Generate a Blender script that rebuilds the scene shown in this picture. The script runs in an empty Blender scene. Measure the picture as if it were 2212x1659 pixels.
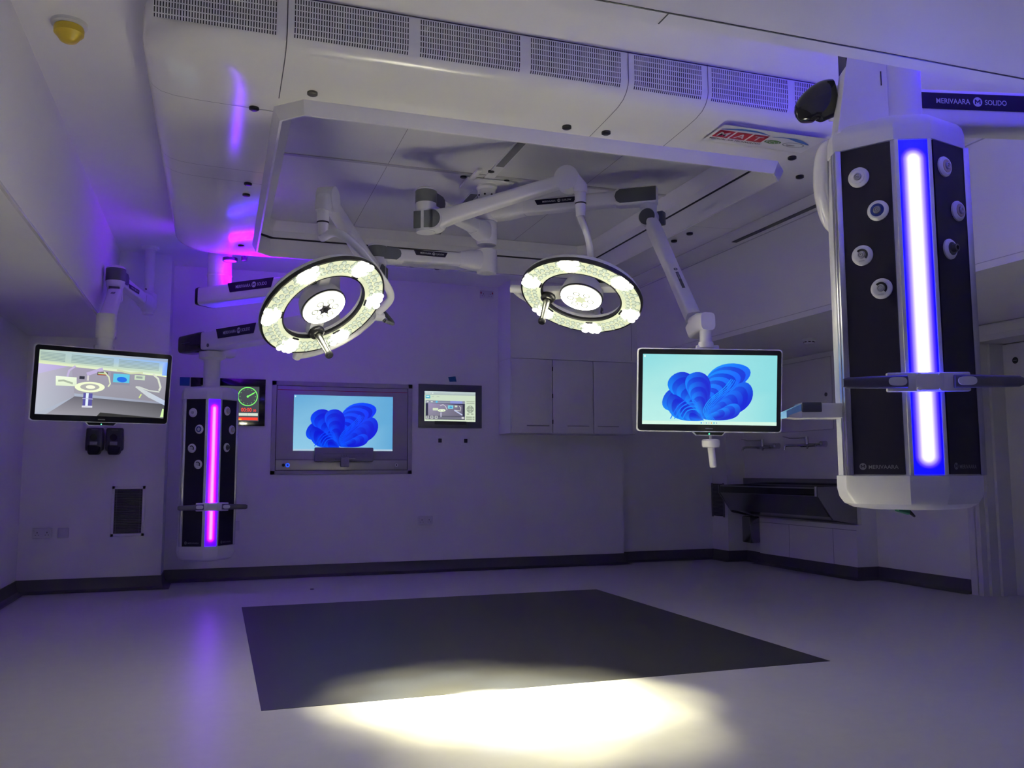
import bpy, bmesh, math, random
from mathutils import Vector as V, Matrix as M
random.seed(7)
SC = bpy.context.scene
COL = SC.collection
PI = math.pi

# ---------------------------------------------------------------- camera (solved from the vanishing points)
YAW, PIT, ROL, FPX, CH = 0.32671451, 0.10029976, -0.00332562, 1879.2, 1.05
IW, IH = 2212, 1659
_f = V((math.sin(YAW)*math.cos(PIT), math.cos(YAW)*math.cos(PIT), math.sin(PIT)))
_r0 = V((math.cos(YAW), -math.sin(YAW), 0)); _u0 = _r0.cross(_f)
_r = math.cos(ROL)*_r0 + math.sin(ROL)*_u0; _u = -math.sin(ROL)*_r0 + math.cos(ROL)*_u0
CAM = V((0, 0, CH))
cd = bpy.data.cameras.new('camera'); cam = bpy.data.objects.new('camera', cd); COL.objects.link(cam)
cd.sensor_width = 36; cd.sensor_fit = 'HORIZONTAL'; cd.lens = FPX*36/IW; cd.clip_start = 0.05; cd.clip_end = 60
cam.matrix_world = M(((_r.x, _u.x, -_f.x, CAM.x), (_r.y, _u.y, -_f.y, CAM.y), (_r.z, _u.z, -_f.z, CAM.z), (0, 0, 0, 1)))
SC.camera = cam
def ray(x, y): return _f + _r*((x-IW/2)/FPX) - _u*((y-IH/2)/FPX)
def D(x, y, d): return CAM + ray(x, y)*d                      # point at a measured forward distance
def PA(x, y, a, v):
    q = ray(x, y); return CAM + q*((v-CAM[a])/q[a])

# ---------------------------------------------------------------- materials
def lin(c): return tuple(((x/255)/12.92 if x/255 <= .04045 else ((x/255+.055)/1.055)**2.4) for x in c)
def base_mat(name):
    m = bpy.data.materials.new(name); m.use_nodes = True
    nt = m.node_tree; b = nt.nodes['Principled BSDF']; return m, nt, b
def pm(name, col, rough=.5, metal=0, noise=0.0, scale=30, coat=0, bump=0, spec=None):
    m, nt, b = base_mat(name)
    b.inputs['Base Color'].default_value = (*col, 1); b.inputs['Roughness'].default_value = rough
    b.inputs['Metallic'].default_value = metal; b.inputs['Coat Weight'].default_value = coat
    b.inputs['Coat Roughness'].default_value = .08
    if spec is not None: b.inputs['Specular IOR Level'].default_value = spec
    tc = nt.nodes.new('ShaderNodeTexCoord'); nz = nt.nodes.new('ShaderNodeTexNoise')
    nz.inputs['Scale'].default_value = scale; nz.inputs['Detail'].default_value = 4
    nt.links.new(tc.outputs['Object'], nz.inputs['Vector'])
    mx = nt.nodes.new('ShaderNodeMix'); mx.data_type = 'RGBA'
    mx.inputs['A'].default_value = (*[max(0, c*(1-noise)) for c in col], 1); mx.inputs['B'].default_value = (*[min(1, c*(1+noise)) for c in col], 1)
    nt.links.new(nz.outputs['Fac'], mx.inputs['Factor']); nt.links.new(mx.outputs['Result'], b.inputs['Base Color'])
    if bump:
        bp = nt.nodes.new('ShaderNodeBump'); bp.inputs['Strength'].default_value = bump; bp.inputs['Distance'].default_value = .002
        nt.links.new(nz.outputs['Fac'], bp.inputs['Height']); nt.links.new(bp.outputs['Normal'], b.inputs['Normal'])
    return m
def em(name, col, st, base=(.02, .02, .02), rough=.3):
    m, nt, b = base_mat(name)
    b.inputs['Base Color'].default_value = (*base, 1); b.inputs['Roughness'].default_value = rough
    b.inputs['Emission Color'].default_value = (*col, 1); b.inputs['Emission Strength'].default_value = st
    return m
WHITE = pm('white_wall_paint', (.82, .81, .81), .55, noise=.02, scale=6, bump=.05)
CEILM = pm('white_ceiling_paint', (.88, .87, .87), .6, noise=.02, scale=5)
FLOORM = pm('pale_grey_vinyl', (.56, .55, .56), .37, noise=.06, scale=14, bump=.03)
MATM = pm('dark_grey_vinyl', (.042, .042, .046), .42, noise=.12, scale=25)
SLATM = pm('dark_grey_slats', (.15, .15, .17), .45, noise=.05)
SKIRT = pm('dark_grey_skirting_vinyl', (.09, .085, .1), .4, noise=.08, scale=20)
GLOSSW = pm('glossy_white_panel', (.86, .85, .83), .12, noise=.01, scale=4, spec=.5)
PW = pm('white_powder_coat', (.80, .79, .80), .35, noise=.015, scale=20)
PWS = pm('white_satin_plastic', (.74, .74, .76), .3, noise=.015, scale=20)
DKG = pm('charcoal_plastic_cap', (.085, .09, .11), .4, noise=.05, scale=30)
BLACK = pm('black_plastic', (.012, .012, .015), .35, noise=.1, scale=30)
BLKGL = pm('black_glossy_glass', (.008, .008, .011), .08, noise=.05)
NAVY = pm('dark_navy_panel', (.010, .008, .026), .34, noise=.06, scale=12, spec=.28)
ALU = pm('brushed_aluminium', (.55, .55, .58), .32, metal=1, noise=.05, scale=60)
STEEL = pm('stainless_steel', (.30, .30, .32), .22, metal=1, noise=.08, scale=30)
HSTEEL = pm('satin_steel_handle', (.16, .165, .15), .35, metal=1, noise=.05)
CHROME = pm('chrome_plating', (.55, .55, .58), .1, metal=1)
GREYF = pm('grey_filter_mesh', (.68, .68, .69), .55, noise=.04, scale=200, bump=.15)
SEAM = pm('seam_shadow_gap', (.20, .20, .22), .6)
FAINT = pm('faint_panel_joint', (.55, .54, .56), .6)
DSEAM = pm('dark_joint_line', (.05, .05, .055), .5)
LETT = pm('pale_grey_lettering', (.55, .55, .58), .5)
DLETT = pm('dim_grey_lettering', (.16, .16, .2), .5)
YELL = pm('yellow_detector_cap', (.62, .44, .03), .35, noise=.05)
BLUET = pm('blue_masking_tape', (.015, .12, .32), .7, noise=.1)
CLOTHW = pm('matt_door_white', (.66, .65, .67), .45, noise=.02, scale=8)
CAB = pm('grey_cabinet_laminate', (.76, .75, .76), .45, noise=.03, scale=10)
GRIPM = pm('dark_grey_grip', (.10, .095, .13), .35)
RED = pm('dark_red_square', (.33, .012, .035), .5)
GREEN = pm('green_badge', (.06, .2, .04), .5)
BLUESW = pm('blue_swoosh', (.05, .13, .42), .5)
STICK = pm('white_sticker', (.80, .79, .80), .3)
GASBLUE = pm('blue_gas_ring', (.01, .03, .25), .4)
GASYEL = pm('cream_gas_plate', (.50, .42, .30), .4)
PANELG = pm('smoked_glass_pane', (.42, .40, .46), .25, noise=.03)
FRAMEG = pm('grey_metal_frame', (.42, .41, .44), .4, noise=.05)
DISP = pm('dark_dispenser_plastic', (.035, .035, .06), .35)
GREYP = pm('grey_keyboard_plastic', (.24, .24, .27), .45)
GCAB = pm('green_plug', (.02, .2, .08), .4)

# surgical lamp optics
LENSC = em('cream_lens_cover', (.80, .86, .56), .62, base=(.55, .58, .45), rough=.25)
LENSD = em('clear_lens_dome', (.70, .77, .60), .56, base=(.5, .55, .48), rough=.08)
LENSR = em('shaded_lens_ring', (.55, .62, .46), .42, base=(.3, .35, .3), rough=.15)
LEDW = em('lit_led_cluster', (1, .96, .76), 27.0)
LEDC = em('lit_centre_lens', (1, .96, .78), 24)
LEDS = em('lit_lens_ring', (.62, .68, .5), .45, base=(.1, .1, .08))
GRNLED = em('green_status_light', (.05, 1, .3), 4)
BLUEBT = em('lit_blue_button', (.02, .10, 1), .8)
# screens: emission from a colour attribute
m, nt, b = base_mat('lit_screen_image')
at = nt.nodes.new('ShaderNodeVertexColor'); at.layer_name = 'Col'
b.inputs['Base Color'].default_value = (.01, .01, .01, 1); b.inputs['Roughness'].default_value = .15
nt.links.new(at.outputs['Color'], b.inputs['Emission Color']); b.inputs['Emission Strength'].default_value = 1.0
SCREEN = m
def strip_mat(name, x0, z0, z1, rad, stops, power, ymul=1.0):
    """light column seen through a diffuser: bright capsule, coloured edges (object space x,z)"""
    m, nt, b = base_mat(name); N = nt.nodes; L = nt.links
    tc = N.new('ShaderNodeTexCoord'); sx = N.new('ShaderNodeSeparateXYZ'); L.new(tc.outputs['Object'], sx.inputs[0])
    def mth(op, a, c, d=None):
        n = N.new('ShaderNodeMath'); n.operation = op
        for i, v in enumerate((a, c, d)):
            if v is None: continue
            if isinstance(v, (int, float)): n.inputs[i].default_value = v
            else: L.new(v, n.inputs[i])
        return n.outputs[0]
    zc = mth('MINIMUM', mth('MAXIMUM', sx.outputs['Z'], z0), z1)
    dz = mth('SUBTRACT', sx.outputs['Z'], zc); dx = mth('SUBTRACT', sx.outputs['X'], x0)
    d = mth('SQRT', mth('ADD', mth('MULTIPLY', dx, dx), mth('MULTIPLY', dz, dz)), 0)
    t = mth('DIVIDE', d, rad)
    cr = N.new('ShaderNodeValToRGB'); L.new(t, cr.inputs[0])
    el = cr.color_ramp.elements
    while len(el) < len(stops): el.new(.5)
    for e, (p, c) in zip(el, stops): e.position = p; e.color = (*c, 1)
    b.inputs['Base Color'].default_value = (.05, .05, .08, 1); b.inputs['Roughness'].default_value = .3
    L.new(cr.outputs['Color'], b.inputs['Emission Color']); b.inputs['Emission Strength'].default_value = power
    return m
# perforated grille: rows of short slots, UV in metres
def grille_mat():
    m, nt, b = base_mat('slotted_white_grille'); N = nt.nodes; L = nt.links
    uv = N.new('ShaderNodeUVMap'); sx = N.new('ShaderNodeSeparateXYZ'); L.new(uv.outputs[0], sx.inputs[0])
    def mth(op, a, c):
        n = N.new('ShaderNodeMath'); n.operation = op
        for i, v in enumerate((a, c)):
            if isinstance(v, (int, float)): n.inputs[i].default_value = v
            else: L.new(v, n.inputs[i])
        return n.outputs[0]
    fx = mth('FRACT', mth('DIVIDE', sx.outputs[0], .0112), 0); fy = mth('FRACT', mth('DIVIDE', sx.outputs[1], .0262), 0)
    a = mth('LESS_THAN', mth('ABSOLUTE', mth('SUBTRACT', fx, .5), 0), .21); c = mth('LESS_THAN', mth('ABSOLUTE', mth('SUBTRACT', fy, .5), 0), .41)
    h = mth('MULTIPLY', a, c)
    mx = N.new('ShaderNodeMix'); mx.data_type = 'RGBA'; L.new(h, mx.inputs['Factor'])
    mx.inputs['A'].default_value = (.78, .77, .77, 1); mx.inputs['B'].default_value = (.012, .012, .016, 1)
    L.new(mx.outputs['Result'], b.inputs['Base Color']); b.inputs['Roughness'].default_value = .3
    return m
GRILLE = grille_mat()

# ---------------------------------------------------------------- mesh builder
def basis(o, x, y, z):
    return M(((x[0], y[0], z[0], o[0]), (x[1], y[1], z[1], o[1]), (x[2], y[2], z[2], o[2]), (0, 0, 0, 1)))
def frame(o, z, xh=None):
    z = V(z).normalized(); xh = V(xh) if xh is not None else (V((1, 0, 0)) if abs(z.x) < .9 else V((0, 1, 0)))
    x = (xh - z*xh.dot(z)).normalized(); y = z.cross(x); return basis(o, x, y, z)
WM = {}
_txt = {}
def text_geo(s):
    if s in _txt: return _txt[s]
    c = bpy.data.curves.new('lettering', 'FONT'); c.body = s; c.size = 1; c.offset = .012; c.resolution_u = 3
    o = bpy.data.objects.new('lettering', c); COL.objects.link(o)
    dg = bpy.context.evaluated_depsgraph_get(); dg.update()
    me = bpy.data.meshes.new_from_object(o.evaluated_get(dg))
    r = ([v.co.copy() for v in me.vertices], [tuple(p.vertices) for p in me.polygons])
    bpy.data.objects.remove(o); bpy.data.curves.remove(c); bpy.data.meshes.remove(me)
    x0 = min(v.x for v in r[0]); x1 = max(v.x for v in r[0]); _txt[s] = (r[0], r[1], x0, x1); return _txt[s]
class MB:
    def __init__(s): s.v = []; s.f = []; s.fm = []; s.c = []; s.uv = []; s.mi = 0; s.X = None; s.col = (1, 1, 1)
    def mat(s, i): s.mi = i; return s
    def xf(s, m): s.X = m; return s
    def add(s, vs, fs, cols=None, uvs=None):
        n = len(s.v)
        for i, p in enumerate(vs):
            p = V(p); s.v.append(s.X @ p if s.X is not None else p)
            s.c.append(cols[i] if cols else s.col); s.uv.append(uvs[i] if uvs else (0, 0))
        for f in fs: s.f.append([n+i for i in f]); s.fm.append(s.mi)
        return s
    def box(s, x0, x1, y0, y1, z0, z1, bev=0, seg=2):
        if bev:
            bm = bmesh.new(); bmesh.ops.create_cube(bm, size=1)
            for v in bm.verts: v.co = V(((x0+x1)/2+v.co.x*(x1-x0), (y0+y1)/2+v.co.y*(y1-y0), (z0+z1)/2+v.co.z*(z1-z0)))
            bmesh.ops.bevel(bm, geom=bm.edges[:], offset=bev, segments=seg, affect='EDGES', profile=.5)
            bm.verts.index_update(); s.add([v.co.copy() for v in bm.verts], [[v.index for v in f.verts] for f in bm.faces]); bm.free(); return s
        return s.add([(x0, y0, z0), (x1, y0, z0), (x1, y1, z0), (x0, y1, z0), (x0, y0, z1), (x1, y0, z1), (x1, y1, z1), (x0, y1, z1)],
                     [(0, 3, 2, 1), (4, 5, 6, 7), (0, 1, 5, 4), (1, 2, 6, 5), (2, 3, 7, 6), (3, 0, 4, 7)])
    def obox(s, m, sx, sy, sz, bev=0):
        old = s.X; s.X = (old @ m) if old is not None else m
        s.box(-sx/2, sx/2, -sy/2, sy/2, -sz/2, sz/2, bev); s.X = old; return s
    def loft(s, rings, cap0=True, cap1=True, closed=False):
        n = len(rings[0]); vs = [p for r in rings for p in r]; fs = []
        R = len(rings)
        for i in range(R if closed else R-1):
            a = i*n; b_ = ((i+1) % R)*n
            for j in range(n): k = (j+1) % n; fs.append((a+j, a+k, b_+k, b_+j))
        if not closed:
            if cap0: fs.append(tuple(range(n-1, -1, -1)))
            if cap1: fs.append(tuple((R-1)*n+i for i in range(n)))
        return s.add(vs, fs)
    def cyl(s, p0, p1, r0, r1=None, n=24):
        p0 = V(p0); p1 = V(p1); r1 = r0 if r1 is None else r1; F = frame(p0, p1-p0); h = (p1-p0).length
        return s.loft([[F @ V((r*math.cos(2*PI*i/n), r*math.sin(2*PI*i/n), z)) for i in range(n)] for r, z in ((r0, 0), (r1, h))])
    def lathe(s, prof, F=None, n=40, closed=False):
        F = F or M.Identity(4)
        return s.loft([[F @ V((r*math.cos(2*PI*i/n), r*math.sin(2*PI*i/n), h)) for i in range(n)] for r, h in prof], cap0=False, cap1=False, closed=closed)
    def tube(s, pts, r, n=12, flat=1.0, up=None):
        pts = [V(p) for p in pts]; rings = []; t0 = None; x = None
        for i, p in enumerate(pts):
            t = (pts[min(i+1, len(pts)-1)]-pts[max(i-1, 0)]).normalized()
            if up is not None: x = (V(up)-t*V(up).dot(t)).normalized()
            elif x is None: x = frame(p, t).col[0].to_3d()
            else: x = (x-t*x.dot(t)).normalized()
            y = t.cross(x); rr = r[i] if isinstance(r, (list, tuple)) else r
            rings.append([p+x*(rr*math.cos(2*PI*k/n))+y*(rr*flat*math.sin(2*PI*k/n)) for k in range(n)])
        return s.loft(rings)
    def beam(s, st, n=24, e=5.0, up=(0, 0, 1)):
        """st: list of (centre, width, height); rounded rectangle sections swept along the centres"""
        rings = []; C_ = [V(a[0]) for a in st]
        for i, a in enumerate(st):
            t = (C_[min(i+1, len(C_)-1)]-C_[max(i-1, 0)]).normalized(); y = (V(up)-t*V(up).dot(t)).normalized(); x = t.cross(y)
            ring = []
            for k in range(n):
                an = 2*PI*(k+.5)/n; c, q = math.cos(an), math.sin(an)
                ring.append(C_[i]+x*(a[1]/2*math.copysign(abs(c)**(2/e), c))+y*(a[2]/2*math.copysign(abs(q)**(2/e), q)))
            rings.append(ring)
        return s.loft(rings)
    def prism(s, poly, F, h0, h1):
        return s.loft([[F @ V((x, y, h)) for x, y in poly] for h in (h0, h1)])
    def sphere(s, c, r, sx=1, sy=1, sz=1, n=14):
        return s.lathe([(max(r*math.sin(PI*i/n), 1e-5)*1, -r*math.cos(PI*i/n)*sz) for i in range(n+1)], M.Translation(V(c)) @ M.Diagonal(V((sx, sy, 1, 1))), n=n*2)
    def text(s, t, F, size, align='l', h=.0006, squeeze=1.0):
        vs, fs, x0, x1 = text_geo(t); off = {'l': -x0, 'c': -(x0+x1)/2, 'r': -x1}[align]
        return s.add([F @ V(((v.x+off)*size*squeeze, v.y*size, h)) for v in vs], fs)
    def build(s, name, mats, parent=None, local=False, smooth=True, angle=38, recalc=True):
        me = bpy.data.meshes.new(name); vs = s.v
        if parent is not None and not local:
            inv = WM[parent.name].inverted(); vs = [inv @ p for p in vs]
        me.from_pydata([tuple(p) for p in vs], [], s.f)
        mats = mats if isinstance(mats, (list, tuple)) else [mats]
        for mm in mats: me.materials.append(mm)
        me.polygons.foreach_set('material_index', s.fm)
        if any(c != (1, 1, 1) for c in s.c):
            a = me.color_attributes.new('Col', 'FLOAT_COLOR', 'POINT')
            a.data.foreach_set('color', [k for c in s.c for k in (*c, 1.0)])
        if any(u != (0, 0) for u in s.uv):
            ul = me.uv_layers.new(name='UVMap')
            for lp in me.loops: ul.data[lp.index].uv = s.uv[lp.vertex_index]
        if recalc:
            bm = bmesh.new(); bm.from_mesh(me); bmesh.ops.recalc_face_normals(bm, faces=bm.faces); bm.to_mesh(me); bm.free()
        if smooth:
            me.polygons.foreach_set('use_smooth', [True]*len(me.polygons)); me.set_sharp_from_angle(angle=math.radians(angle))
        o = bpy.data.objects.new(name, me); COL.objects.link(o)
        if parent is not None: o.parent = parent; WM[o.name] = WM[parent.name]
        else: WM[o.name] = M.Identity(4)
        return o
def tag(o, label, cat, group=None):
    o['label'] = label; o['category'] = cat
    if group: o['group'] = group
    return o
def thing(name, label, cat, loc=(0, 0, 0), rot=None, group=None):
    o = bpy.data.objects.new(name, None); COL.objects.link(o); o.empty_display_size = .1
    m = M.Translation(V(loc)) @ (rot.to_4x4() if rot is not None else M.Identity(4)); o.matrix_world = m; WM[o.name] = m
    return tag(o, label, cat, group)
def struct(name, mb, mats, **k):
    o = mb.build(name, mats, **k); o['kind'] = 'structure'; return o
def single(name, label, cat, mb, mats, group=None, origin=None, **k):
    """a thing that is one mesh, origin at its own place"""
    c = V(origin) if origin is not None else sum(mb.v, V())/len(mb.v)
    mb.v = [p-c for p in mb.v]; o = mb.build(name, mats, **k); o.location = c; WM[o.name] = M.Translation(c)
    return tag(o, label, cat, group)
def spline(pts, n=8):
    pts = [V(p) for p in pts]; out = []
    for i in range(len(pts)-1):
        p0, p1, p2, p3 = pts[max(i-1, 0)], pts[i], pts[i+1], pts[min(i+2, len(pts)-1)]
        for k in range(n):
            t = k/n; out.append(.5*((2*p1)+(p2-p0)*t+(2*p0-5*p1+4*p2-p3)*t*t+(3*p1-p0-3*p2+p3)*t**3))
    return out+[pts[-1]]
def rrect(cx, cy, hx, hy, r, n=8):
    out = []
    for (sx, sy, a0) in ((1, 1, 0), (-1, 1, PI/2), (-1, -1, PI), (1, -1, 1.5*PI)):   # counter-clockwise from the +x side
        for k in range(n+1):
            a = a0+PI/2*k/n; out.append((cx+sx*(hx-r)+r*math.cos(a), cy+sy*(hy-r)+r*math.sin(a)))
    return out

# ================================================================ THE ROOM
XL, XR, YB, ZC, ZS, YF = -1.62, 6.13, 9.12, 3.10, 2.274, -2.2      # left wall, right wall, back wall, ceiling, soffit, wall behind
BL, BR, BF = -0.907, 4.43, 2.03                                    # faces of the boxed-in bulkheads round the raised ceiling
struct('floor', MB().box(XL-.2, 6.9, YF-.1, 9.5, -.12, 0), FLOORM, smooth=False)
struct('wall_left', MB().box(XL-.12, XL, YF, 8.67, 0, ZS), WHITE, smooth=False)
struct('wall_back_left', MB().box(XL-.12, -.45, 8.67, 9.4, 0, ZC), WHITE, smooth=False)
struct('wall_back', MB().box(-.45, BR, YB, 9.4, 0, ZC), WHITE, smooth=False)
struct('wall_back_right', MB().box(BR, 5.72, 9.28, 9.4, 0, ZS), WHITE, smooth=False)
struct('wall_front', MB().box(XL-.12, 6.9, YF-.12, YF, 0, ZS), WHITE, smooth=False)
struct('wall_right_pier', MB().box(5.70, 6.3, 8.95, 9.4, 0, ZS), WHITE, smooth=False)
struct('wall_right_sink', MB().box(5.95, 6.3, 7.0, 8.95, 0, ZS), WHITE, smooth=False)
w = MB(); w.box(XR, 6.3, 5.80, 7.0, 0, ZS); w.box(XR, 6.3, 4.72, 5.80, 2.18, ZS); w.box(XR, 6.3, YF, 4.72, 0, ZS)
struct('wall_right', w, WHITE, smooth=False)
struct('ceiling', MB().box(BL, BR, BF, 9.4, ZC, ZC+.12), CEILM, smooth=False)
w = MB(); w.box(XL-.12, BL, YF, 8.67, ZS, ZC+.12); w.mat(1).box(BL-.012, BL+.004, BF, 8.67, ZS-.002, ZS+.012)
struct('trim_1', w, [CEILM, GLOSSW], smooth=False)
struct('trim_2', MB().box(BR, 6.9, YF, 9.4, ZS, ZC+.12), CEILM, smooth=False)
w = MB(); w.box(BL, BR, YF, BF, ZS, ZC+.12); w.mat(1).box(BL, BR, BF-.062, BF-.057, ZS-.0015, ZS+.01); w.box(1.115, 1.118, BF-.06, BF, ZS-.0015, ZS+.01)
struct('trim_3', w, [CEILM, DSEAM], smooth=False)
w = MB(); w.box(2.93, BR, 8.69, YB, ZS-.02, ZC); w.mat(1).box(4.352, 4.355, 8.688, 8.69, ZS, ZC)
struct('trim_4', w, [WHITE, SEAM], smooth=False)
# seam where the right bulkhead panels lap, and a shadow-gap slot in the ceiling beside it
w = MB(); w.box(BR-.006, BR, BF, 9.28, ZC-.018, ZC-.012); w.box(BR-.004, BR+.002, BF, 9.28, ZS+.045, ZS+.048)
struct('trim_5', w, FAINT, smooth=False)
w = MB(); w.box(4.335, 4.385, 4.6, 6.62, ZC-.004, ZC+.01)
struct('trim_6', w, DSEAM, smooth=False)
# coved skirtings
def skirt(name, pts, inward):
    mb = MB(); rings = []
    prof = [(0, .12), (.006, .12), (.008, .06), (.02, .025), (.05, .006), (.075, .0015), (0, .0015)]
    n = len(pts); P2 = [V((*p, 0)) for p in pts]
    for i, p in enumerate(P2):
        d0 = (p-P2[i-1]).normalized() if i else (P2[1]-P2[0]).normalized(); d1 = (P2[i+1]-p).normalized() if i < n-1 else d0
        n0 = V((-d0.y, d0.x, 0))*inward; n1 = V((-d1.y, d1.x, 0))*inward; q = (n0+n1); q = q/ max(q.dot(n0), .3)
        rings.append([p+q*o+V((0, 0, z)) for o, z in prof])
    mb.loft(rings); struct(name, mb, SKIRT)
skirt('baseboard_left', [(XL, YF), (XL, 8.67), (-.45, 8.67), (-.45, YB)], -1)
skirt('baseboard_back', [(-.45, YB), (BR, YB), (BR, 9.28), (5.70, 9.28)], -1)
skirt('baseboard_right', [(5.70, 9.28), (5.70, 8.95), (5.95, 8.95), (5.95, 8.60), (5.885, 8.60), (5.885, 7.0), (XR, 7.0), (XR, 5.88)], -1)
# boxed-in panels under the sink
w = MB(); w.box(5.885, 5.95, 7.0, 8.60, 0, .52)
w.mat(1).box(5.8835, 5.886, 7.34, 7.343, .02, .47); w.box(5.8835, 5.886, 8.05, 8.053, .02, .47); w.box(5.8835, 5.886, 7.0, 8.6, .468, .472)
struct('trim_7', w, [WHITE, SEAM], smooth=False)
# door on the right
w = MB()
w.mat(0).box(6.40, 6.45, 4.72, 5.70, .005, 2.12); 
struct('door_1', w, CLOTHW, smooth=False)
w = MB(); w.box(6.10, 6.135, 5.795, 5.87, 0, 2.262); w.box(6.10, 6.42, 5.745, 5.80, 0, 2.18); w.box(6.16, 6.44, 5.715, 5.745, 0, 2.15); w.box(6.25, 6.46, 5.69, 5.715, 0, 2.13)
w.box(6.10, 6.135, 4.6, 5.87, 2.18, 2.262, ); w.box(6.105, 6.42, 4.72, 5.80, 2.13, 2.18)
struct('trim_8', w, CLOTHW, smooth=False)
struct('wall_right_back', MB().box(6.46, 6.6, 4.4, 6.2, 0, ZS), WHITE, smooth=False)
single('door_sign', 'small round dark sign on the white door at the right edge', 'sign',
       MB().cyl((6.40, 5.57, 1.975), (6.396, 5.57, 1.975), .028).mat(1).box(6.395, 6.397, 5.553, 5.587, 1.971, 1.979), [BLACK, DLETT])

# dark square of floor vinyl under the canopy
single('floor_inlay', 'large dark grey square of vinyl set into the pale floor', 'floor marking',
       MB().box(.22, 3.25, 4.12, 7.26, -.004, .0015), MATM, smooth=False, origin=(1.735, 5.69, 0))
single('floor_screw', 'tiny dark screw head in the pale floor behind the dark square', 'screw', MB().lathe([(.018, 0), (.018, .004), (.008, .006), (.0001, .006)], M.Translation((.85, 8.143, 0)), 16), BLACK)

# ================================================================ AIR CANOPY
CX, CY = 1.70, 5.66
cano = thing('ventilation_canopy', 'large glossy white air canopy on the ceiling with slotted grilles round its edge', 'ceiling canopy', (CX, CY, ZC))
N8 = 10
def ring(hx, hy, r, z): return [V((x, y, z)) for x, y in rrect(CX, CY, hx, hy, r, N8)]
OX, OY = 1.44, 1.46          # half size of the opening
def cring(hx, hy, c, z):
    out = []
    for (p, q) in (((hx, hy-c), (hx-c, hy)), ((-hx+c, hy), (-hx, hy-c)), ((-hx, -hy+c), (-hx+c, -hy)), ((hx-c, -hy), (hx, -hy+c))):
        for k in range(N8+1): t = k/N8; out.append(V((CX+p[0]+(q[0]-p[0])*t, CY+p[1]+(q[1]-p[1])*t, z)))
    return out
SB, SLV = 2.78, 2.845        # skirt bottom, canopy underside
def pz(o):                   # profile of the underside (offset in from the outer face, height)
    return o
PROF = [(0, ZC), (0, 2.955), (.006, 2.93), (.025, 2.902), (.06, 2.88), (.12, 2.866), (.22, 2.858)]
HX, HY = 2.065, 1.975
b_ = MB()
rings = [ring(HX-o, HY-o, max(.36-o, .05), z) for o, z in PROF]
rings.append(cring(OX+.02, OY+.02, .11, SLV))
b_.loft(rings, cap0=False, cap1=False)
b_.build('body_shell', GLOSSW, cano, angle=50)
sk = MB(); 
sk.loft([cring(OX+.042, OY+.042, .13, SLV+.004), cring(OX+.040, OY+.040, .13, SLV-.010), cring(OX+.012, OY+.012, .11, SB), cring(OX, OY, .10, SB), cring(OX, OY, .10, 2.925)], cap0=False, cap1=False)
sk.build('skirt', PW, cano, angle=30)
lg = MB(); lg.mat(0).loft([cring(OX, OY, .12, 2.925), cring(OX+.012, OY+.012, .12, 2.927), cring(OX+.012, OY+.012, .12, 2.937), cring(OX, OY, .12, 2.939)], cap0=False, cap1=False)
lg.mat(1).loft([cring(OX, OY, .12, 2.939), cring(OX-.01, OY-.01, .11, 2.99), cring(OX-.09, OY-.09, .05, 3.055)], cap0=False, cap1=False)
lg.build('inner_ledge', [DSEAM, PW], cano, angle=30)
# filter screens: four mesh panels and the bars between them
for (x0, x1, y0, y1) in ((CX-OX+.08, 1.715-.035, CY-OY+.08, 5.50), (1.715+.035, CX+OX-.08, CY-OY+.08, 5.50), (CX-OX+.08, 1.715-.035, 5.515, CY+OY-.08), (1.715+.035, CX+OX-.08, 5.515, CY+OY-.08)):
    q = MB().box(x0, x1, y0, y1, 3.058, 3.07)
    q.mat(1).box((x0+x1)/2-.0015, (x0+x1)/2+.0015, y0, y1, 3.0575, 3.059)
    q.build('diffuser_screen', [GREYF, SEAM], cano, smooth=False)
q = MB().box(1.68, 1.75, CY-OY+.08, CY+OY-.08, 3.052, 3.07)
for (a, c) in ((CY-OY+.1, 5.30), (5.9, CY+OY-.1)): q.mat(1).box(1.688, 1.742, a, c, 3.0505, 3.053)
q.build('cross_bar', [PWS, SLATM], cano, smooth=False)
q = MB().box(CX-OX+.08, 1.68, 5.49, 5.525, 3.053, 3.07); q.box(1.75, CX+OX-.08, 5.49, 5.525, 3.053, 3.07)
q.build('cross_bar', FRAMEG, cano, smooth=False)
# slotted grilles on the vertical sides (front side and left side are in view)
def grille(p, u, n, L, z0, z1):
    """flush strip following the side profile; UV in metres"""
    p = V((*p, 0)); u = V((*u, 0)); n = V((*n, 0)); prof = []
    for o, z in [(0, z1), (0, 2.955), (.006, 2.93), (.014, z0)]: prof.append((-o+.003, z))
    vs, uv = [], []; d = 0
    for i, (o, z) in enumerate(prof):
        if i: d += math.hypot(prof[i][0]-prof[i-1][0], prof[i][1]-prof[i-1][1])
        for t in (0, L): vs.append(p+u*t+n*o+V((0, 0, z))); uv.append((t+.0001, d+.0001))
    MB().add(vs, [(2*i, 2*i+1, 2*i+3, 2*i+2) for i in range(len(prof)-1)], uvs=uv).build('grille', GRILLE, cano, recalc=False)
for x0, x1 in ((-.30, .195), (.262, .765), (.815, 1.295), (1.345, 1.815), (1.885, 2.262), (2.32, 2.78), (2.82, 3.3), (3.35, 3.62)):
    grille((x0, CY-HY), (1, 0), (0, -1), x1-x0, 2.916, 3.087)
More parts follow.
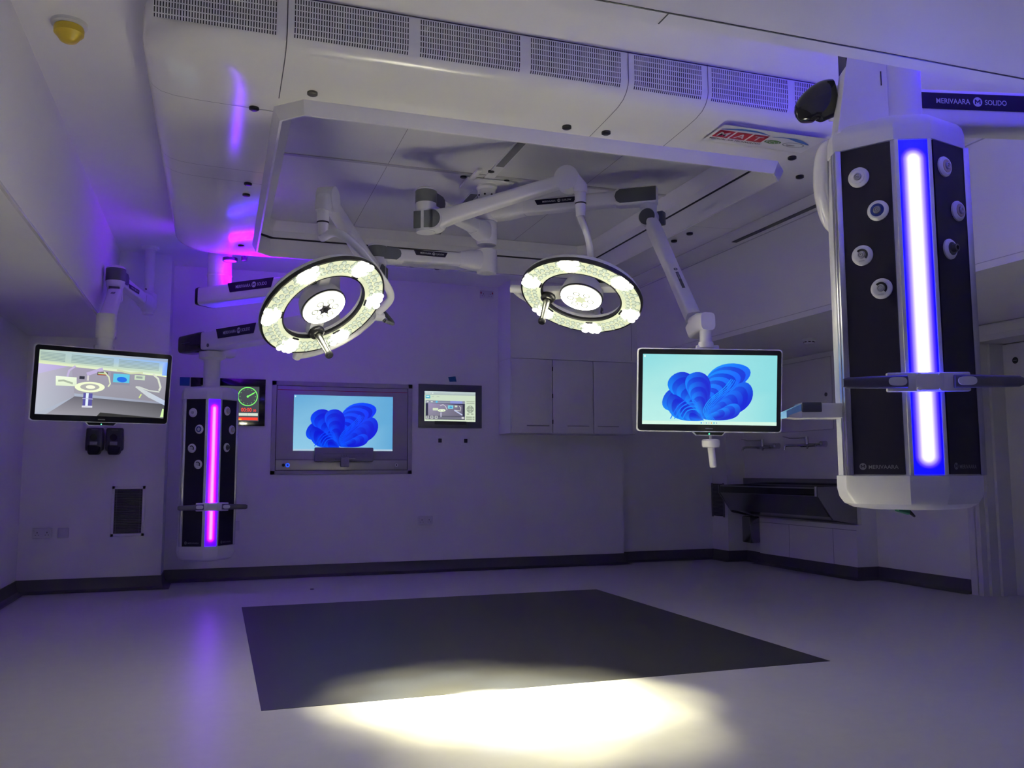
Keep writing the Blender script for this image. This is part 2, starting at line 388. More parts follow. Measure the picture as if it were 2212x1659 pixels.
# joint lines across the panels
def seam_y(x, front=True, dark=False):
    s_ = -1 if front else 1; mb = MB(); pts = []
    for o, z in PROF+[(HY-OY-.02, SLV)]: pts.append(V((x, CY+s_*(HY-o), z)))
    vs = []; fs = []
    for i, p in enumerate(pts):
        q = V((0, s_*.0015 if i < 3 else 0, -.0015)); vs += [p+q-V((.0022, 0, 0)), p+q+V((.0022, 0, 0))]
    mb.add(vs, [(2*i, 2*i+1, 2*i+3, 2*i+2) for i in range(len(pts)-1)]); mb.build('panel_joint', DSEAM if dark else SEAM, cano)
def seam_x(y, left=True):
    s_ = -1 if left else 1; mb = MB(); vs = []; pts = []
    for o, z in PROF[1:]+[(HX-OX-.02, SLV)]: pts.append(V((CX+s_*(HX-o), y, z)))
    for i, p in enumerate(pts):
        q = V((s_*.0012 if i < 2 else 0, 0, -.0014)); vs += [p+q-V((0, .0018, 0)), p+q+V((0, .0018, 0))]
    mb.add(vs, [(2*i, 2*i+1, 2*i+3, 2*i+2) for i in range(len(pts)-1)]); mb.build('panel_joint', SEAM, cano)
seam_y(.235, dark=True); seam_y(1.855, dark=False); seam_y(2.30)
seam_x(4.35); seam_x(5.30); seam_x(5.52); seam_x(5.52, False)
q = MB(); q.box(CX-HX+.36, CX+HX-.36, CY-HY-.003, CY-HY, 3.092, 3.096); q.build('panel_joint', DSEAM, cano)
# dark rubber-capped fixings on the underside
dots = [(.123, 4.232), (.134, 5.394), (.131, 5.62), (.134, 6.933), (.388, 7.172), (.373, 3.975), (1.647, 3.975), (1.869, 3.979), (3.017, 3.983), (3.26, 4.237), (3.276, 5.55), (3.269, 5.771), (1.536, 7.187), (1.76, 7.205), (.171, 7.40)]
for x, y in dots:
    x = CAM.x+(x-CAM.x)*1.0257; y *= 1.0257       # measured on z 2.80, carried on to the underside
    MB().lathe([(.0245, .03), (.0245, -.006), (.018, -.010), (.0001, -.010)], M.Translation((x, y, SLV)), 18).build('fixing_cap', BLACK, cano)
for px, py in ((1061, 370), (1001, 382), (1094, 391)):
    p = PA(px, py, 2, 3.055); MB().lathe([(.022, .02), (.022, -.006), (.0001, -.008)], M.Translation(p), 16).build('fixing_cap', BLACK, cano)
# round sensor flush in the back left corner
p = PA(497, 563, 2, 2.84)
MB().lathe([(.062, .02), (.062, -.004), (.056, -.006), (.052, -.004), (.05, .002), (.0001, .002)], M.Translation(p), 32).build('round_sensor', [BLACK], cano)
MB().lathe([(.05, .0), (.05, -.005), (.02, -.012), (.0001, -.012)], M.Translation(p), 32).build('sensor_cover', PW, cano)
# maker's label under the right front panel
zl = 2.8485
lb = MB(); F = basis((2.475, 3.985, zl), (1, -.005, 0), (0, -1, 0), (0, 0, -1))
lb.mat(0).add([F @ V(p) for p in ((-.02, -.02, .004), (.62, -.02, .004), (.62, .2, .004), (-.02, .2, .004))], [(0, 1, 2, 3)])
def para(x0, x1, y0, y1, sl, h): return [F @ V((x0, y0, h)), F @ V((x1, y0, h)), F @ V((x1+sl, y1, h)), F @ V((x0+sl, y1, h))]
for i, ch in enumerate('MAT'):
    x0 = .0+i*.105
    lb.mat(1).add(para(x0, x0+.093, .045, .135, .0, .005), [(0, 1, 2, 3)])
    lb.mat(2).text(ch, F @ M.Translation((x0+.046, .062, .0056)), .078, 'c', squeeze=1.15)
lb.mat(3).text('MEDICAL AIR TECHNOLOGY', F @ M.Translation((0, .016, .005)), .026, 'l', squeeze=.95)
def blade(pts0, pts1, h):
    a = spline([V((x, y, 0)) for x, y in pts0], 6); c = spline([V((x, y, 0)) for x, y in pts1], 6)
    lb.add([F @ V((p.x, p.y, h)) for p in a+c], [(i, i+1, len(a)+i+1, len(a)+i) for i in range(len(a)-1)])
lb.mat(4); blade([(-.005, .15), (.10, .178), (.2, .176), (.3, .145)], [(0, .142), (.1, .155), (.2, .158), (.3, .143)], .0052)
blade([(.32, .135), (.42, .15), (.50, .14), (.585, .095)], [(.32, .132), (.41, .138), (.49, .112), (.575, .09)], .0052)
pill = [(.365+.045*math.cos(t)*1.15, .072+.024*math.sin(t)) for t in [2*PI*k/24 for k in range(24)]]
lb.mat(5).add([F @ V((x, y, .0052)) for x, y in pill], [tuple(range(24))])
lb.mat(2).text('ECO', F @ M.Translation((.365, .058, .0056)), .036, 'c', squeeze=1.2)
pill = [(.50+.068*math.cos(t), .068+.03*math.sin(t)) for t in [2*PI*k/24 for k in range(24)]]; pin = [(.50+.062*math.cos(t), .068+.025*math.sin(t)) for t in [2*PI*k/24 for k in range(24)]]
lb.mat(6).add([F @ V((x, y, .0052)) for x, y in pill+pin], [(k, (k+1) % 24, 24+(k+1) % 24, 24+k) for k in range(24)])
lb.mat(3).add([F @ V(p) for p in ((.46, .056, .0052), (.515, .056, .0052), (.515, .063, .0052), (.46, .063, .0052))], [(0, 1, 2, 3)])
lo = lb.build('maker_label', [STICK, RED, LETT, BLACK, BLUESW, GREEN, GREYP], cano, smooth=False, recalc=False)
lo['label'] = 'white sticker with red squares reading MAT and a blue swoosh'

# ================================================================ CEILING COLUMN AND ITS ARMS
KX, KY = 1.735, 5.66
colm = thing('ceiling_column', 'white ceiling column in the middle of the canopy carrying three arms', 'ceiling mount', (KX, KY, 3.06))
q = MB(); q.box(KX-.17, KX+.17, KY-.11, KY+.11, 3.036, 3.054, .008); q.build('mounting_plate', PW, colm)
q = MB(); q.lathe([(.075, 3.036), (.075, 3.02), (.062, 3.005), (.062, 2.945), (.066, 2.943), (.066, 2.925), (.0001, 2.925)], M.Translation((KX, KY, 0)), 36)
q.mat(1)
for k in range(8): a = k*PI/4+.3; q.cyl((KX+.058*math.cos(a), KY+.058*math.sin(a), 2.962), (KX+.0655*math.cos(a), KY+.0655*math.sin(a), 2.962), .007, n=10)
q.build('column_tube', [PW, BLACK], colm)
q = MB(); p0 = V((1.47, 5.98, 3.04)); q.obox(M.Translation((1.60, 5.47, 3.045)) @ M.Rotation(.0, 4, 'Z'), .035, .2, .02, .004); q.build('cable_clip', GLOSSW, colm)

def emblem(mb, F, r, i_bg, i_fg):
    """round maker's mark: pale disc with a dark M and bars at its sides"""
    n = 20; mb.mat(i_fg).add([F @ V((r*math.cos(2*PI*k/n), r*math.sin(2*PI*k/n), .0006)) for k in range(n)], [tuple(range(n))])
    mb.mat(i_bg).add([F @ V(p) for p in ((-r*.62, -r*.45, .001), (-r*.35, -r*.45, .001), (-r*.35, r*.5, .001), (-r*.62, r*.5, .001))], [(0, 1, 2, 3)])
    mb.add([F @ V((-p[0], p[1], p[2])) for p in ((-r*.62, -r*.45, .001), (-r*.35, -r*.45, .001), (-r*.35, r*.5, .001), (-r*.62, r*.5, .001))], [(0, 1, 2, 3)])
    mb.add([F @ V(p) for p in ((-r*.36, r*.5, .001), (-r*.36, r*.15, .001), (0, -r*.3, .001), (r*.36, r*.15, .001), (r*.36, r*.5, .001), (0, r*.05, .001))], [(0, 1, 2, 5), (5, 2, 3, 4)])
def label_plate(parent, o, xd, n, L, H, words, slant=.5, tl=None):
    """dark trapezoid name plate on the side of an arm, with lettering"""
    n = V(n).normalized(); xd = V(xd).normalized(); up = n.cross(xd); F = basis(o, xd, up, n)
    mb = MB(); s_ = H*slant
    mb.mat(0).prism([(0, H/2), (s_, -H/2), (L-s_, -H/2), (L, H/2)], F, 0, .003)
    T = F @ M.Translation((0, 0, .0034)); L = tl or L
    sz = H*.46
    mb.mat(1).text(words[0], T @ M.Translation((L*.19, -sz*.36, 0)), sz, 'l', squeeze=min(1.05, L*.34/ (sz*.62*len(words[0]))))
    emblem(mb, T @ M.Translation((L*.585, 0, 0)), H*.3, 0, 1)
    mb.mat(1).text(words[1], T @ M.Translation((L*.655, -sz*.36, 0)), sz, 'l', squeeze=min(1.0, L*.22/(sz*.62*len(words[1]))))
    return mb.build('name_plate', [NAVY, LETT], parent, smooth=False)
def hdir(a, b):
    d = V(b)-V(a); d.z = 0; return d.normalized()
def side_normal(d):
    """horizontal normal of an arm on the camera's side"""
    n = V((d.y, -d.x, 0)); return n if n.dot(V((0, -1, 0))) > 0 else -n

def bezarc(a, c, d_, n=14):
    out = []
    for k in range(n+1):
        t = k/n; out.append(V(a)*(1-t)**2+V(c)*2*t*(1-t)+V(d_)*t*t)
    return out

# ---------------------------------------------------------------- surgical lights
def surgical_light(label, floor_aim, cpx, d, ratio, mx, my, hubz, elbow, tip, star, handle_px, p1_px, q_px, ccw, phi, yoke_via, plate_words):
    c = D(*cpx, d); v = ray(*cpx).normalized(); rr = (_r-v*_r.dot(v)).normalized(); dn = v.cross(rr)
    if dn.dot(_u) > 0: dn = -dn
    n = (-ratio*v+math.sqrt(1-ratio**2)*(mx*rr+my*dn)).normalized()
    L = frame(c, n, rr)
    Li = L.inverted()
    def lang(px, h=0):
        q = ray(*px); pt = L @ V((0, 0, h)); t = (pt-CAM).dot(n)/q.dot(n); w_ = Li @ (CAM+q*t); return math.atan2(w_.y, w_.x), math.hypot(w_.x, w_.y)
    th = thing('surgical_light', label, 'surgical light', (KX, KY, hubz), group=None)
    # hub and extension arm
    el = V(elbow); hub = V((KX, KY, hubz)); hd = hdir(hub, el); sn = side_normal(hd)
    q = MB(); q.lathe([(.0001, .085), (.058, .085), (.072, .075), (.074, -.05), (.066, -.085), (.0001, -.087)], M.Translation(hub), 32)
    q.beam([(hub+hd*.0, .12, .15), (hub+hd*.12, .115, .135), (hub+hd*.2, .095, .10)], e=3.5); q.build('swivel_hub', PW, th)
    q = MB(); q.beam([(hub+hd*.16, .085, .088), (el-hd*.05, .082, .082)]); ea = q.build('extension_arm', PW, th)
    if plate_words:
        dd = hd if hd.x > 0 else -hd; o = (hub+hd*.31 if hd.x > 0 else hub+hd*.53)+sn*.043+V((0, 0, .008))
        label_plate(ea, o, dd, sn, .235, .034, plate_words)
    # elbow: two stacked knuckles
    shd0 = hdir(el, tip); sp = el-V((0, 0, .135))+shd0*.055
    q = MB(); q.lathe([(.0001, .07), (.05, .07), (.062, .062), (.062, .052)], M.Translation(el), 28); q.lathe([(.062, -.02), (.064, -.045), (.06, -.07), (.0001, -.07)], M.Translation(el), 28)
    q.beam([(el, .10, .11), (el-hd*.10, .10, .108), (el-hd*.17, .086, .09)], e=4); q.build('elbow_joint', PW, th)
    q = MB(); q.lathe([(.0635, .052), (.0655, .05), (.0655, -.022), (.0635, -.024)], M.Translation(el), 28)
    q.prism([(-.015, -.033), (.12, -.033), (.145, -.012), (.15, .01), (.145, .03), (.12, .046), (-.015, .05)], frame(el+sn*.046, sn, -hd), 0, .006)
    q.build('elbow_cap', DKG, th)
    # spring arm
    tp = V(tip); sd = (tp-sp).normalized(); shd = hdir(sp, tp); ssn = side_normal(shd); sax = shd.cross(V((0, 0, 1)))
    q = MB(); q.cyl(sp+ssn*.052, sp-ssn*.052, .066, n=32); q.cyl(V((el.x, el.y, sp.z+.068)), V((el.x, el.y, sp.z-.07)), .058); q.box(0, 0, 0, 0, 0, 0) if False else q.obox(basis(sp-shd*.03, shd, V((0, 0, 1)).cross(shd), V((0, 0, 1))), .06, .10, .128, .006)
    q.build('spring_knuckle', PW, th)
    q = MB(); q.cyl(sp+ssn*.053, sp+ssn*.057, .056, n=32); q.box(0, 0, 0, 0, 0, 0) if False else None
    q.obox(basis(sp+ssn*.055-shd*.05, shd, V((0, 0, 1)).cross(shd), V((0, 0, 1))), .125, .004, .106, .001)
    q.build('knuckle_cap', DKG, th)
    q = MB(); e0 = sp+sd*.05; e1 = tp-sd*.02
    q.beam([(sp+sd*.03, .088, .115), (sp+sd*.12, .085, .092), (sp+sd*.5*(e1-sp).length, .078, .08), (e1, .07, .074)]); sa = q.build('spring_arm', PW, th)
    q = MB(); q.cyl(tp+ssn*.046, tp-ssn*.046, .072, n=30)
    q.beam([(tp, .085, .09), (tp+shd*.05-V((0, 0, .02)), .085, .085), (tp+shd*.075-V((0, 0, .05)), .08, .08), (tp+shd*.075-V((0, 0, .085)), .078, .078)], e=4, up=(shd.x, shd.y, .3))
    q.build('tip_joint', PW, th)
    vt = tp+shd*.075
    q = MB(); q.cyl(vt-V((0, 0, .06)), vt-V((0, 0, .15)), .033, n=24); q.cyl(vt-V((0, 0, .15)), vt-V((0, 0, .225)), .031, .027, n=24)
    q.mat(1).lathe([(.0332, -.147), (.0338, -.149), (.0338, -.153), (.0315, -.155)], M.Translation(vt), 24)
    q.build('drop_tube', [PW, BLACK], th)
    # yokes: a quarter hoop from the far pivot of the ring to the near pivot, and a bent tube from there up to the drop tube
    a2, r2 = lang(q_px, -.03); RY = .405; hq = -.03
    qd = V((math.cos(a2), math.sin(a2), 0)); sd_ = V((-qd.y, qd.x, 0))*(1 if ccw else -1); wd_ = sd_*math.cos(phi)+V((0, 0, -1))*math.sin(phi)
    if p1_px: a1 = lang(p1_px, -.03)[0]; span = ((a1-a2) % (2*PI)) if ccw else ((a2-a1) % (2*PI))
    else: span = math.radians(92)
    hoop = lambda t, r_=RY: L @ (qd*(r_*math.cos(t))+wd_*(r_*math.sin(t))+V((0, 0, hq)))
    P1 = hoop(span)
    start = vt-V((0, 0, .205)); hs = (Li @ (start-V((0, 0, .06)))).z; h1 = (Li @ P1).z
    via = []
    for i, px in enumerate(yoke_via):
        f_ = (i+1)/(len(yoke_via)+1); hh = hs+(h1-hs)*(f_**.8); qq = ray(*px); pt = L @ V((0, 0, hh)); via.append(CAM+qq*((pt-CAM).dot(n)/qq.dot(n)))
    q = MB(); q.tube(spline([start, start-V((0, 0, .03))]+via+[P1], 8), .017, n=14, flat=1.35); q.build('upper_yoke', PWS, th)
    q = MB(); q.tube([hoop(span*k/30) for k in range(31)], .02, n=14, flat=1.3)
    q.cyl(L @ (qd*.33+V((0, 0, hq))), L @ (qd*.428+V((0, 0, hq))), .024, n=18); q.build('lower_yoke', PWS, th)
    out = (P1-c).normalized()
    q = MB(); q.cyl(P1-out*.01, P1+out*.07, .026, n=20); q.build('yoke_pivot', PWS, th)
    Fh = frame(P1+out*.075, out.cross(n), out)
    q = MB(); hp = [(0, .03), (.055, .045), (.065, .03), (.05, -.05), (.04, -.06), (-.02, -.045)]
    pts = [Fh @ V((x, y, 0)) for x, y in hp]; q.tube(spline(pts+[pts[0]], 5), .012, n=10); q.build('side_grip', DKG, th)
    # lamp head
    q = MB().xf(L); q.lathe([(.229, -.006), (.232, 0), (.348, 0), (.352, -.008), (.35, -.03), (.335, -.05), (.30, -.06), (.26, -.056), (.232, -.04)], n=96, closed=True)
    hd_ = q.build('lamp_ring', PWS, th)
    q = MB().xf(L); q.lathe([(.342, .002), (.343, .006), (.351, .005), (.3545, -.004), (.3545, -.016), (.350, -.017)], n=96); q.lathe([(.236, .004), (.229, .005), (.2265, -.004), (.2265, -.018), (.231, -.018)], n=96)
    q.build('ring_trim', BLACK, hd_)
    q = MB().xf(L); q.lathe([(.236, .0045), (.343, .0045)], n=96) if False else q.loft([[V((r_*math.cos(2*PI*i/96), r_*math.sin(2*PI*i/96), h_)) for i in range(96)] for r_, h_ in ((.236, .001), (.237, .005), (.341, .005), (.343, .001))], cap0=False, cap1=False)
    a0 = lang(handle_px)[0]+PI/6
    for sct in range(6):
        for kk, (fr, rad) in enumerate([(f_, r_) for f_ in (.19, .30, .41, .52, .63, .74, .83) for r_ in (.272, .305, .327)]):
            if (kk % 3 == 2) and (kk//3) % 2: continue
            an = a0+(sct+fr)*PI/3+(.03 if kk % 3 == 1 else 0)
            T = M.Translation((rad*math.cos(an), rad*math.sin(an), .005))
            q.mat(2).lathe([(.0145, 0), (.0125, .004), (.0105, .003)], T, 14); q.mat(1).lathe([(.0105, .003), (.008, .006), (.004, .007), (.0001, .007)], T, 14)
    q.build('lens_cover', [LENSC, LENSD, LENSR], hd_, recalc=True)
    for sct in range(6):
        an = a0+sct*PI/3; q = MB().xf(L)
        for rr_, offs in ((.272, (-.05, .05)), (.292, (-.12, 0, .12)), (.318, (-.07, .04, .13)), (.331, (-.13, 0, .09))):
            for of in offs:
                T = M.Translation((rr_*math.cos(an+of), rr_*math.sin(an+of), .0055+.0003*len(q.v)/30)); q.lathe([(.0205, -.001), (.019, .003), (.0001, .004)], T, 16)
        q.build('led_cluster', LEDW, hd_, recalc=False)
        q = MB().xf(L @ M.Translation((.2435*math.cos(an+.0), .2435*math.sin(an+.0), .010)) @ M.Rotation(an, 4, 'Z')); q.box(-.006, .006, -.022, .022, -.004, .004, .003); q.build('grip_slot', BLACK, hd_)
    # centre lamp, cross bar, handle
    q = MB().xf(L); q.lathe([(.0001, -.105), (.085, -.105), (.112, -.075), (.124, -.03), (.124, -.004), (.119, 0), (.0001, 0)], n=56); cl = q.build('centre_lamp', PWS, th)
    q = MB().xf(L); q.lathe([(.118, .0), (.1255, -.001), (.1265, -.01), (.124, -.012)], n=56); q.build('lamp_rim', BLACK, cl)
    q = MB().xf(L); q.lathe([(.118, .001), (.117, .006), (.06, .012), (.0001, .013)], n=48)
    for k in range(6):
        an = a0+k*PI/3+.2; T = M.Translation((.058*math.cos(an), .058*math.sin(an), .0125))
        q.mat(1).lathe([(.0205, -.002), (.0205, .004), (.0135, .004), (.0135, -.002)], T, 18, closed=True)
    pol = []
    for k in range(12):
        an = a0+k*PI/6; r_ = .042 if k % 2 == 0 else .026; pol.append((r_*math.cos(an), r_*math.sin(an)))
    q.mat(2).prism(pol, M.Translation((0, 0, .012)), 0, .004)
    if star == 'dark': q.mat(3).lathe([(.017, .016), (.015, .02), (.009, .02), (.0001, .018)], n=20)
    q.build('centre_lens', [LEDC, LEDS, SKIRT if star == 'dark' else LENSC, BLACK], cl)
    ah, rh = lang(handle_px, -.01)
    q = MB().xf(L @ M.Rotation(ah, 4, 'Z')); q.box(.08, .245, -.042, .042, -.06, -.016, .008); q.build('cross_arm', PWS, th)
    q = MB().xf(L @ M.Rotation(ah, 4, 'Z')); q.box(-.25, -.08, -.03, .03, -.085, -.05, .008); q.build('rear_arm', PWS, th)
    q = MB().xf(L @ M.Rotation(ah, 4, 'Z')); q.box(-.19, -.06, -.05, .05, -.16, -.085, .02); q.build('rear_grip', BLACK, th)
    HT = L @ M.Translation((.205*math.cos(ah), .205*math.sin(ah), -.016))
    q = MB().xf(HT); q.lathe([(.0001, 0), (.044, 0), (.046, .008), (.044, .018), (.036, .03), (.024, .034), (.0001, .034)], n=32); hb = q.build('handle_base', BLACK, th)
    q = MB().xf(HT); q.lathe([(.0185, .03), (.021, .04), (.0195, .06), (.0165, .165)], n=24); q.build('sterile_handle', HSTEEL, hb)
    q = MB().xf(HT); q.lathe([(.0165, .165), (.0225, .17), (.0225, .182), (.018, .19), (.0001, .19)], n=24); q.build('handle_tip', BLACK, hb)
    # the light itself: one spot per lit cluster and one in the centre
    k_ = 0
    for i in range(7):
        an = a0+i*PI/3; pl_ = L @ V((.297*math.cos(an), .297*math.sin(an), .03)) if i < 6 else L @ V((.03, 0, .05))
        aim = c+(V(floor_aim if i < 6 else CORE)-c).normalized()*1.0
        ld = bpy.data.lights.new('lamp_beam', 'SPOT'); ld.energy = SPOT_E if i < 6 else SPOT_C; ld.color = (1, .95, .56) if i < 6 else (1, .97, .70)
        ld.spot_size = math.radians(25 if i < 6 else 15.5); ld.spot_blend = 1; ld.shadow_soft_size = .035
        o = bpy.data.objects.new('lamp_beam', ld); COL.objects.link(o); o.matrix_world = frame(pl_, pl_-aim)
        if i < 6:
            ld = bpy.data.lights.new('lamp_beam', 'SPOT'); ld.energy = SPOT_B; ld.color = (.55, .75, 1)
            ld.spot_size = math.radians(11); ld.spot_blend = 1; ld.shadow_soft_size = .03
            o = bpy.data.objects.new('lamp_beam', ld); COL.objects.link(o); o.matrix_world = frame(pl_, pl_-aim)
    return th
LEFT_CCW, RIGHT_CCW = True, True
CORE = (1.27, 3.84, 0)
SPOT_E, SPOT_C, SPOT_B = 430, 24000, 260
surgical_light('surgical light on the left, round lit ring tilted up in front of the purple pendant', (1.10, 4.16, 0), (700, 664), 4.63, .587, .485, .875,
               2.50, (.97, 5.63, 2.48), PA(709, 432, 1, 4.80), 'dark', (681, 724), (843, 690), (640, 772), LEFT_CCW, 0,
               [(728, 503), (776, 538), (817, 590), (844, 642)], ('MERIVAARA', 'Q-FLOW'))
surgical_light('surgical light on the right, flatter lit ring hanging left of the wallpaper monitor', (1.46, 3.82, 0), (1255, 643), 4.98, .553, -.22, .975,
               2.70, (1.165, 5.06, 2.70), PA(1226, 388, 1, 4.56), 'cream', (1187, 641), None, (1116, 624), RIGHT_CCW, math.radians(17),
               [(1264, 494), (1274, 534), (1277, 580), (1291, 645)], None)

# ================================================================ SCREEN PICTURES
def lerp(a, b, t): return tuple(x+(y-x)*t for x, y in zip(a, b))
class Pic:
    """flat picture drawn as coloured polygons; u,v in 0..1 on the frame F (x right, y up, z out of the screen)"""
    def __init__(s, F, w, h): s.mb = MB(); s.F = F; s.w = w; s.h = h; s.n = 0
    def P(s, u, v): return s.F @ V((u*s.w, v*s.h, .0012+s.n*.00004))
    def poly(s, pts, cols):
        s.n += 1
        if isinstance(cols[0], (int, float)): cols = [cols]*len(pts)
        s.mb.add([s.P(*p) for p in pts], [tuple(range(len(pts)))], [tuple(max(c, .0005) for c in q) for q in cols]); return s
    def rect(s, u0, v0, u1, v1, c, c2=None):
        c2 = c2 or c; return s.poly([(u0, v0), (u1, v0), (u1, v1), (u0, v1)], [c, c, c2, c2])
    def ell(s, cu, cv, ru, rv, c, n=28, rot=0):
        pts = []
        for k in range(n):
            a = 2*PI*k/n; x, y = ru*math.cos(a), rv*math.sin(a); pts.append((cu+x*math.cos(rot)-y*math.sin(rot), cv+x*math.sin(rot)+y*math.cos(rot)))
        return s.poly(pts, c)
    def ringp(s, cu, cv, ru, rv, t, c, n=40, rot=0):
        s.n += 1; vs = []
        for k in range(n):
            a = 2*PI*k/n
            for q in (1, 1-t):
                x, y = ru*q*math.cos(a), rv*q*math.sin(a); vs.append(s.P(cu+x*math.cos(rot)-y*math.sin(rot), cv+x*math.sin(rot)+y*math.cos(rot)))
        s.mb.add(vs, [(2*k, 2*((k+1) % n), 2*((k+1) % n)+1, 2*k+1) for k in range(n)], [c]*len(vs)); return s
    def line(s, pts, wd, c):
        s.n += 1; asp = s.w/s.h; vs = []
        for i, p in enumerate(pts):
            a, b_ = pts[max(i-1, 0)], pts[min(i+1, len(pts)-1)]; dx, dy = (b_[0]-a[0])*asp, b_[1]-a[1]; l = math.hypot(dx, dy) or 1
            nx, ny = -dy/l*wd/asp/2, dx/l*wd/2; vs += [s.P(p[0]+nx, p[1]+ny), s.P(p[0]-nx, p[1]-ny)]
        s.mb.add(vs, [(2*i, 2*i+1, 2*i+3, 2*i+2) for i in range(len(pts)-1)], [c]*len(vs)); return s
    def text(s, t, u, v, size, c, al='l', sq=1.0):
        s.n += 1; s.mb.col = c; s.mb.text(t, s.F @ M.Translation((u*s.w, v*s.h, .0012+s.n*.00004)), size*s.h, al, 0, sq); s.mb.col = (1, 1, 1); return s
    def done(s, name, parent): return s.mb.build(name, SCREEN, parent, smooth=False, recalc=False)
def ribbon_flower(p, g, bar=.055):
    """generic abstract picture: folded blue ribbons fanning out on a pale background (g scales towards cyan)"""
    light = (.0, .30*g, .95); mid = (.0, .10*g, .85); deep = (.0, .008*g, .62); dark = (0, .02, .30)
    def lobe(cx, cy, ang, L, Wd, layers, c_in, c_out, bend=.0):
        asp = p.w/p.h
        for k in range(layers):
            f = 1-k/layers*.74; pts = []; cols = []
            for i in range(33):
                t = 2*PI*i/32; r = math.cos(t)*.5+.5
                x = L*f*(r**.8); y = Wd*f*math.sin(t)*(.35+.65*r)*(1 if math.sin(t) > 0 else .86)+bend*x*x/L+k*.006
                X = x*math.cos(ang)-y*math.sin(ang); Y = x*math.sin(ang)+y*math.cos(ang)
                u, v_ = cx+X/asp, cy+Y
                pts.append((u, max(v_, bar))); q = .5+.5*math.sin(t-.5); e = (k % 2)
                base = lerp(c_in, c_out, q) if not e else lerp(lerp(c_in, deep, .8), lerp(c_out, mid, .5), q*q)
                cols.append(base)
            p.poly(pts, cols)
    lobe(.47, .20, math.radians(152), .62, .27, 7, deep, light, .15)
    lobe(.46, .16, math.radians(122), .70, .28, 6, deep, light, .10)
    lobe(.45, .13, math.radians(70), .88, .36, 10, mid, light, -.34)
    lobe(.46, .08, math.radians(22), .80, .26, 7, deep, lerp(mid, light, .5), .20)
    lobe(.46, .10, math.radians(97), .66, .26, 7, deep, light, .06)
    lobe(.46, .10, math.radians(168), .56, .22, 6, deep, light, -.25)
    lobe(.47, .08, math.radians(12), .52, .15, 5, deep, light, .1)
    for k in range(5):
        a = spline([V((.49+.012*k, .07, 0)), V((.455+.012*k, .2, 0)), V((.50+.016*k, .36, 0)), V((.60+.02*k, .52, 0)), V((.66+.012*k, .66-.01*k, 0))], 6)
        p.line([(q.x, q.y) for q in a], .012, lerp(light, mid, k/6))
    for k in range(4):
        a = spline([V((.30-.03*k, .08, 0)), V((.34-.02*k, .2+.03*k, 0)), V((.42-.012*k, .2+.05*k, 0)), V((.455, .06, 0))], 6)
        p.line([(q.x, max(q.y, bar)) for q in a], .014, lerp(light, mid, k/5))
def desktop(p, sky0, sky1, g, bar_c, bar=.055):
    n = 12
    for i in range(n):
        for j in range(2): pass
    p.poly([(0, 0), (.5, 0), (1, 0), (1, .5), (1, 1), (.5, 1), (0, 1), (0, .5)], [sky1, sky1, sky0, sky0, sky0, lerp(sky0, sky1, .35), sky0, lerp(sky0, sky1, .6)])
    ribbon_flower(p, g, bar)
    p.rect(0, 0, 1, bar, bar_c)
    for k in range(7): p.rect(.435+k*.019, bar*.35, .444+k*.019, bar*.7, [(0, .25, .8), (.5, .6, .7), (.2, .4, .6), (.5, .5, .6), (.7, .45, .1), (.0, .4, .6), (.2, .35, .5)][k])
    p.rect(.008, .955, .02, .985, lerp(sky1, (1, 1, 1), .4))
